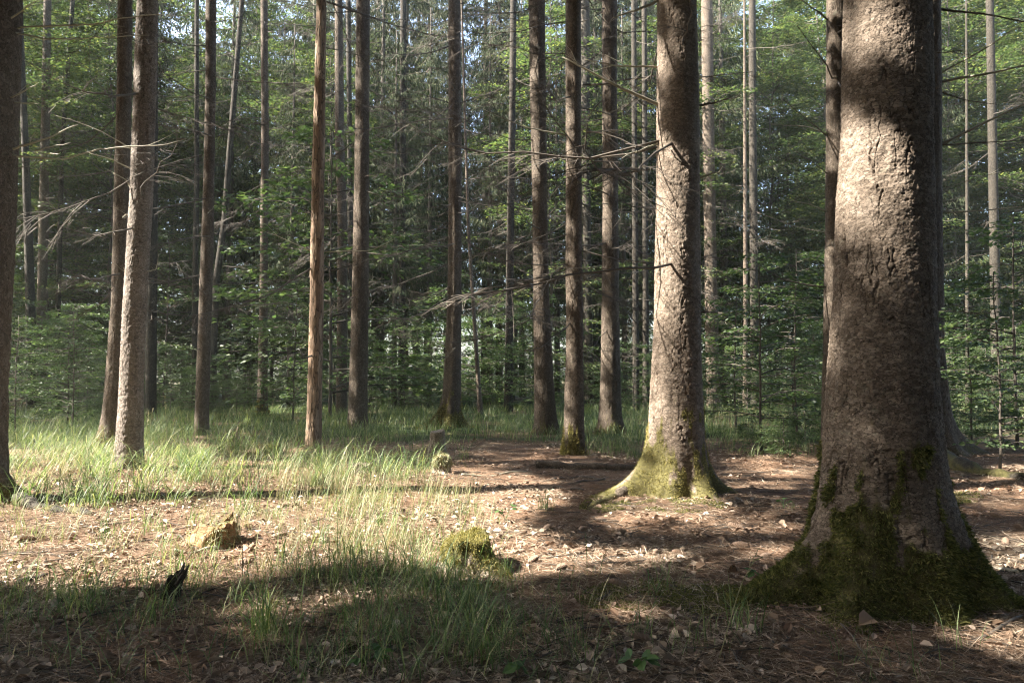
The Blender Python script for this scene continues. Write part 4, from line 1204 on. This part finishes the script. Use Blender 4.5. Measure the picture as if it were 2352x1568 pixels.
for p, nb, h, w, label in [((1705, 1470), 34, .27, .006, "upright grass tuft standing alone in front of the biggest trunk's left root"), ((1255, 1165), 42, .26, .005, "single grass tuft in half sun left of the large sunlit spruce"), ((1470, 1052), 30, .3, .005, "grass tuft against the fallen log"),
                           ((1810, 1180), 12, .16, .004, "sparse grass tuft in the brown litter between the two largest trunks"), ((610, 1450), 40, .3, .0055, "dark grass tuft in the left foreground"), ((330, 1340), 26, .30, .0045, "dark grass tuft standing before the bright sunlit litter at left"), ((30, 1380), 30, .32, .0045, "grass tuft in shade at the lower left edge"), ((900, 1480), 40, .26, .005, "broad grass tuft in the dark foreground, below the mossy stump"), ((560, 1240), 16, .30, .003, "thin upright dry stalks just right of the orange rotten stump")]:
    P = gp(*p)
    V, F = blades(np.array([[0.0, 0.0]]), nb, h * .5, h, w, .035, (.15, 1.5), (0, .4), 5)
    V[:, 2] = V[:, 2] - float(ground_h(0, 0))
    tag(ob("grass_tuft", mesh_np("grass_tuft", V, F, M['grass' if 'dry' not in label else 'grass_dry'], True), None, (P[0], P[1], float(ground_h(P[0], P[1])))), label, "grass tuft")
for pts, label in [([(345, 1040), (343, 990), (350, 945)], "tall pale grass stalk in front of the sunlit silver spruce's right foot"), ([(310, 1075), (335, 1000), (341, 955)], "leaning dry grass stalk across the foot of the sunlit silver spruce"), ([(384, 1035), (382, 980), (379, 912)], "tall straight single stalk right of the close pair"),
                   ([(590, 1020), (615, 960), (631, 912)], "tall leaning stalk with a drooping tip in front of the slim spruce"), ([(680, 1030), (683, 990), (682, 962)], "pale flag like grass stalk just left of the orange dead trunk"), ([(445, 1010), (452, 985), (470, 985), (478, 1000)], "bent pale grass blade in front of the scarred spruce"),
                   ([(556, 1370), (558, 1260), (545, 1180)], "tall dark stalk standing up through the sunlit litter, left of centre"), ([(1320, 1010), (1318, 985), (1322, 960)], "thin stalk between the leaning spruce and the yellow footed one"), ([(690, 1255), (688, 1180), (684, 1150)], "thin dark stalk in the sunlit grass right of the orange stump"), ([(1685, 1000), (1690, 945)], "thin stalk in the shaded grass right of the large sunlit spruce"), ([(1650, 1530), (1700, 1360), (1735, 1290)], "thin straight stalk leaning over the mossy left root of the biggest trunk")]:
    B = gp(*pts[0])
    Q = np.array([at(px, py, B[1] - .03 * q) for q, (px, py) in enumerate(pts)]) - B
    s, ss = np.linspace(0, 1, len(Q)), np.linspace(0, 1, 12)
    Q = np.stack([np.interp(ss, s, Q[:, c]) for c in range(3)], -1)
    Q = (Q + np.roll(Q, 1, 0) + np.roll(Q, -1, 0)) / 3 if len(pts) < 0 else Q
    mb = MB()
    wS = .0007 * B[1] ** .5 + .0012
    mb.tube(Q, wS * (1 - .5 * ss), 4)
    d = unit(Q[-1] - Q[-3])
    for q in range(7):
        st = Q[-1 - q % 4]
        mb.tube([st, st + d * .03 + RG.normal(0, .014, 3), st + d * .05 + np.array([RG.normal(0, .03), RG.normal(0, .02), -.02])], [wS * .9, wS * 1.1, .0005], 3, False)
    tag(ob("grass_stalk", mb.build("grass_stalk", M['grass_dry']), None, tuple(B + np.array([0, 0, float(ground_h(B[0], B[1]))]))), label, "grass stalk")


# ------------------------------------------------------------------ litter
def scatter(n, near=.5):
    a = int(n * near)
    px, py = RG.uniform(-120, 2470, n - a), 1040 + 560 * RG.uniform(0, 1, n - a) ** 1.25
    d = np.stack([(px - 1176) / FPX, CP + (py - 784) / FPX * SP, SP - (py - 784) / FPX * CP], -1)
    t = -CAM_H / d[:, 2]
    P1 = d[:, :2] * t[:, None]
    P2 = np.stack([RG.uniform(-7, 7, a), RG.uniform(1.7, 12, a)], -1)
    P = np.concatenate([P1, P2])
    k = np.ones(len(P), bool)
    for key in INFO:
        k &= np.hypot(P[:, 0] - INFO[key]['x0'], P[:, 1] - INFO[key]['Y']) > INFO[key]['r0'] * 1.3
    P = P[k]
    return np.column_stack([P, ground_h(P[:, 0], P[:, 1])])


# fallen leaves, curled
P = scatter(38000, .5)
keep = RG.random(len(P)) < .10 + .90 * sstep(.44, .58, fbm2(P[:, 0] * 1.9 + 3, P[:, 1] * 1.9, 61))
P = P[keep]
n = len(P)
az = RG.uniform(0, 6.28, n)
D = np.stack([np.cos(az), np.sin(az), RG.normal(.0, .28, n)], -1)
P[:, 2] += RG.uniform(.004, .022, n)
L = .016 + .05 * RG.random(n) ** 1.8
V1, F1 = leaves_np(P, D, np.array([0, 0, 1.0]) + RG.normal(0, .45, (n, 3)), L, L * RG.uniform(.45, .8, n), .28, True)
lt = tag(stuff(ob("leaf_litter", mesh_np("leaf_litter", V1, F1, M['litter']))), "brown curled fallen leaves", "leaf litter")
# needles, straws and thin twigs
P = scatter(250000, .4)
n = len(P)
az = RG.uniform(0, 6.28, n)
D = np.stack([np.cos(az), np.sin(az), RG.normal(0, .16, n)], -1)
P[:, 2] += RG.uniform(.002, .016, n)
L = RG.uniform(.02, .17, n)
V2, F2 = leaves_np(P, D, np.array([0, 0, 1.0]) + RG.normal(0, .5, (n, 3)), L, RG.uniform(.0016, .0042, n), .3)
tag(stuff(ob("needle_litter", mesh_np("needle_litter", V2, F2, M['straw']))), "reddish fallen needles and straws", "needle litter")
mb = MB()
P = scatter(3400, .45)
for p in P:
    a, l = RG.uniform(0, 6.28), RG.uniform(.06, .4)
    q = np.linspace(0, 1, 4)[:, None]
    Q = p + np.array([math.cos(a), math.sin(a), 0]) * l * q + RG.normal(0, .012, (4, 3)) * [1, 1, .4] + [0, 0, .012]
    mb.tube(Q, RG.uniform(.0018, .005) * (1 - .5 * q[:, 0]), 4, False)
tag(stuff(ob("twig_litter", mb.build("twig_litter", M['branch']))), "thin fallen twigs", "twig litter")
# low moss patches on the floor
P = []
for (px, py, rx, ry, nn) in [(1450, 1365, 130, 36, 9000), (1650, 1385, 110, 40, 9000), (1950, 1465, 120, 22, 6000), (2200, 1145, 60, 14, 3000), (1390, 1165, 60, 16, 4000), (1120, 1330, 60, 20, 3500), (1560, 1172, 110, 14, 4000)]:
    a, r = RG.uniform(0, 6.28, nn), np.sqrt(RG.uniform(0, 1, nn))
    X_ = [gp(px + rx * q * math.cos(b), py + ry * q * math.sin(b)) for q, b in zip(r, a)]
    P.append(np.array(X_))
P = np.concatenate(P)
k = RG.random(len(P)) < sstep(.35, .6, fbm2(P[:, 0] * 6, P[:, 1] * 6, 91))
P = P[k]
n = len(P)
P[:, 2] = ground_h(P[:, 0], P[:, 1]) + .004
L = .022 * RG.uniform(.5, 1.3, n)
V, F = leaves_np(P, np.array([0, 0, .9]) + RG.normal(0, .6, (n, 3)), RG.normal(0, 1, (n, 3)), L, L * .25 + .001)
tag(stuff(ob("floor_moss", mesh_np("floor_moss", V, F, M['moss']))), "low green moss on the needle floor", "moss")

# a few single leaves that stand out
def big_leaf(label, p, mat, n, size, curl):
    P = gp(*p)
    z = float(ground_h(P[0], P[1]))
    A = RG.normal(0, size * .5, (n, 3)) * [1, .6, .15] + [0, 0, .03]
    az = RG.uniform(0, 6.28, n)
    D = np.stack([np.cos(az), np.sin(az), RG.normal(0, .2, n)], -1)
    V, F = leaves_np(A, D, np.array([0, -.4, 1.0]) + RG.normal(0, .3, (n, 3)), size * RG.uniform(.8, 1.1, n), size * .7, curl, True)
    tag(ob("fallen_leaf", mesh_np("fallen_leaf", V, F, M[mat]), None, (P[0], P[1], z)), label, "leaf")


big_leaf("pale green leaf lying in the dark grass below the mossy stump", (968, 1440), 'grass_dry', 1, .09, .1)
big_leaf("second pale green leaf lying left in the dark grass below the mossy stump", (910, 1428), 'grass_dry', 1, .08, .1)
big_leaf("curled brown leaf lying at the mossy foot of the biggest trunk", (1975, 1452), 'litter', 1, .11, .35)
big_leaf("orange upright curled leaf in the shade right of the mossy stump", (1690, 1330), 'stump_orange', 1, .09, .4)

# ------------------------------------------------------------------ unseen canopy added to shade the floor, gaps shaped for the sun patches
RC = np.random.default_rng(909)
LITG = [([(-400, 1048), (60, 1030), (330, 1035), (600, 1062), (900, 1075), (1080, 1070), (1230, 1085), (1300, 1105), (1260, 1170), (1200, 1200), (1270, 1235), (1240, 1300), (1160, 1335), (1040, 1322), (850, 1288), (640, 1310), (440, 1335), (200, 1358), (-400, 1380)], 1.0),
        ([(1120, 1238), (1330, 1240), (1520, 1248), (1520, 1285), (1400, 1305), (1180, 1310)], .8), ([(1500, 1255), (1810, 1245), (1820, 1310), (1560, 1310)], .35),
        ([(1400, 1135), (1640, 1120), (1680, 1180), (1600, 1215), (1350, 1215)], .75), ([(1640, 1062), (1890, 1062), (1890, 1110), (1680, 1120)], .5), ([(1640, 1180), (1860, 1160), (1870, 1235), (1500, 1225)], .18),
        ([(2180, 1120), (2500, 1120), (2500, 1180), (2180, 1190)], .4), ([(2210, 1225), (2500, 1220), (2500, 1350), (2260, 1330)], .45), ([(2280, 1450), (2500, 1440), (2500, 1560), (2300, 1560)], .4),
        ([(1040, 1040), (1320, 1030), (1460, 1045), (1330, 1070), (1040, 1072)], .12), ([(-300, 1000), (400, 1000), (600, 1040), (-300, 1040)], .45), ([(880, 960), (1300, 945), (1300, 1000), (900, 1000)], .12),
        ([(570, 1030), (720, 1030), (720, 1050), (570, 1050)], .6), ([(1640, 940), (1880, 940), (1880, 1000), (1640, 1000)], .12)]
LITT = {'t5': [(320, 480, .55), (480, 800, 1), (800, 1085, .8), (0, 300, .35)], 't4': [(560, 1020, .35), (300, 560, .15)], 't18': [(-20, 200, .22), (330, 480, .55), (480, 760, 1), (760, 900, .45), (900, 1160, .6)],
        't22': [(70, 215, .5), (300, 360, .45), (360, 500, .8), (500, 650, .4)], 't17': [(430, 560, .7), (720, 860, .75), (900, 980, .3)], 't16': [(150, 260, .35), (480, 1050, .3)], 't15': [(640, 760, .4)],
        't10': [(0, 300, .45), (500, 760, .5), (760, 1040, .45)], 't13': [(130, 200, .6), (320, 420, .6), (470, 700, .45), (700, 800, .5)], 't9': [(420, 560, .7), (640, 700, .5), (300, 340, .4), (840, 900, .4)], 't7': [(120, 330, .3), (560, 760, .35)],
        't21': [(0, 200, .2), (560, 760, .45)], 't19': [(600, 780, .6)], 't1': [(0, 340, .3)], 't23': [(0, 500, .15)], 't11': [(330, 470, .5)], 't16b': [(530, 640, .7), (750, 850, .5)], 't2': [(560, 700, .3)]}
e1 = unit(np.cross(S, [0, 0, 1.0]))
e2 = np.cross(S, e1)

LITS = [(at(1740, 740, 10.5), .9, .5), (at(1790, 600, 12.5), .9, .35), (at(2290, 920, 8.2), .6, .6), (at(2320, 800, 10.8), .9, .35), (at(110, 850, 13), 1.2, .3), (at(2290, 1000, 7.5), .4, .5), (at(1760, 1030, 9.5), .5, .35)]


def open_sky(Q):
    """how much of the sun should reach what lies along the sun line through Q"""
    nz_ = RC.random(len(Q))
    G = Q - S * (Q[:, 2] / S[2])[:, None]
    wob = .26
    gx_ = G[:, 0] + wob * 2 * (fbm2(G[:, 0] * 2.2, G[:, 1] * 2.2, 201) - .5)
    gy_ = G[:, 1] + wob * 2 * (fbm2(G[:, 0] * 2.2, G[:, 1] * 2.2, 202) - .5)
    px, py, dep = project(np.stack([gx_, gy_, np.zeros(len(Q))], -1))
    T = np.full(len(Q), .015)
    fl = sstep(.62, .72, fbm2(G[:, 0] * 1.3 + 7, G[:, 1] * 2.6, 203, 2)) * .5 * (G[:, 1] > 12.5)
    edge = (py > 1270) & (py < 1450) & (px < 1500) & (dep > .3)
    fl = np.maximum(fl, edge * .6 * sstep(.60, .68, fbm2(G[:, 0] * 3.2, G[:, 1] * 3.2, 233, 2)))
    T = np.maximum(T, fl)
    T = np.maximum(T, (.1 + .5 * sstep(25.5, 28.5, G[:, 1])) * sstep(11.5, 15, G[:, 1]) * sstep(.35, .6, fbm2(G[:, 0] * .7, G[:, 1] * .7, 205)))
    patch = .6 + .7 * fbm2(G[:, 0] * 2.2, G[:, 1] * 2.2, 204)
    for poly, v in LITG:
        T = np.maximum(T, np.where(in_poly(px, py, poly) & (dep > .3), v * (patch if v < .95 else 1), 0))
    u, w = Q @ e1, Q @ e2
    for C, rad, v in LITS:
        T = np.maximum(T, np.where(np.hypot(u - C @ e1, w - C @ e2) < rad * (.6 + .8 * fbm2(u * 2, w * 2, 209)), v, 0))
    for key, L in LITT.items():
        I = INFO[key]
        for (y1, y2, v) in L:
            za, zb = at(I['px'], y2, I['Y'])[2], at(I['px'], y1, I['Y'])[2]
            A = np.array([float(I['cx'](za)), I['Y'], za])
            B = np.array([float(I['cx'](zb)), I['Y'], zb])
            ua, wa, ub, wb = A @ e1, A @ e2, B @ e1, B @ e2
            t = np.clip((w - wa) / (wb - wa + 1e-9), 0, 1)
            du = np.abs(u - (ua + (ub - ua) * t))
            lo_, hi_ = min(wa, wb), max(wa, wb)
            jit = .25 * (fbm2(u * 2, w * 2, 207) - .5)
            T = np.maximum(T, np.where((w + jit > lo_) & (w + jit < hi_) & (du < I['r0'] * 1.15 + .05), v, 0))
    return T


N0, LAI, LEAF = 275000, 4.4, .26
gxr, gyr = RC.uniform(-24, 13, N0), RC.uniform(-9.0, 21, N0)
zc = RC.uniform(9, 24, N0)
Q = np.stack([gxr, gyr, np.zeros(N0)], -1) + S * (zc / S[2])[:, None]
px, py, dep = project(Q)
vis = (dep > .3) & (px > -500) & (px < 2850) & (py > -350)
for _ in range(6):
    zc = np.where(vis, RC.uniform(9, 26, N0), zc)
    Q = np.stack([gxr, gyr, np.zeros(N0)], -1) + S * (zc / S[2])[:, None]
    px, py, dep = project(Q)
    vis = (dep > .3) & (px > -500) & (px < 2850) & (py > -350)
T = open_sky(Q)
full = N0 * LEAF * LEAF * .62 * .5 * .6 / ((13 + 24) * 30 * S[2])          # projected leaf area index along the sun
keep = (~vis) & (RC.random(N0) < np.clip(-np.log(np.clip(T, .003, .999)) / full, 0, 1))
keep &= T < .97
print("canopy index", full, keep.sum())
Q = Q[keep]
NE = 170000
# more leafage added overhead, behind and to the right to block sky light
E = np.stack([RC.uniform(-18, 24, NE), RC.uniform(-20, 11, NE), RC.uniform(8, 16, NE)], -1)
low = RC.random(len(E)) < .6
low &= ((E[:, 1] < -7) | (E[:, 0] > 13) | (E[:, 0] < -11)) & (E[:, 1] < 6)
E[low, 2] = RC.uniform(.6, 9, low.sum())
px, py, dep = project(E)
E = E[~((dep > .3) & (px > -500) & (px < 2850) & (py > -350))]
E = E[(open_sky(E) < .1) & (RC.random(len(E)) < sstep(.15, .45, fbm2(E[:, 0] * .4, E[:, 1] * .4, 220)))]
Q = np.concatenate([Q, E])
n = len(Q)
D = RC.normal(0, 1, (n, 3))
L = LEAF * RC.uniform(.75, 1.3, n)
L[n - len(E):] *= 1.35
V, F = leaves_np(Q - unit(D) * (L / 2)[:, None], D, np.array([0, 0, .8]) + RC.normal(0, .6, (n, 3)), L, L * .62, .1)
o = stuff(ob("added_shade_canopy", mesh_np("added_shade_canopy", V, F, M['needles'])))
tag(o, "unseen canopy added to shade the floor, its gaps cut for the sun patches", "canopy")

# ------------------------------------------------------------------ thin greenish haze, added to lift the dark background
hz, hnt, hb = newmat("haze")
hnt.nodes.remove(hb)
pv = nd(hnt, "ShaderNodeVolumePrincipled")
pv.inputs["Color"].default_value = (0.88, 0.97, 0.90, 1)
pv.inputs["Density"].default_value = 0.0008
pv.inputs["Anisotropy"].default_value = 0.2
hnt.links.new(pv.outputs[0], hnt.nodes["Material Output"].inputs["Volume"])
mb = MB()
b0, b1 = np.array([-130., -40., -1.6]), np.array([130., 170., 60.])
vv = np.array([[(b0, b1)[q & 1][0], (b0, b1)[q >> 1 & 1][1], (b0, b1)[q >> 2 & 1][2]] for q in range(8)])
mb.add(vv, np.array([[0, 2, 3, 1], [4, 5, 7, 6], [0, 1, 5, 4], [2, 6, 7, 3], [0, 4, 6, 2], [1, 3, 7, 5]]))
stuff(ob("haze", mb.build("haze", hz, False)))
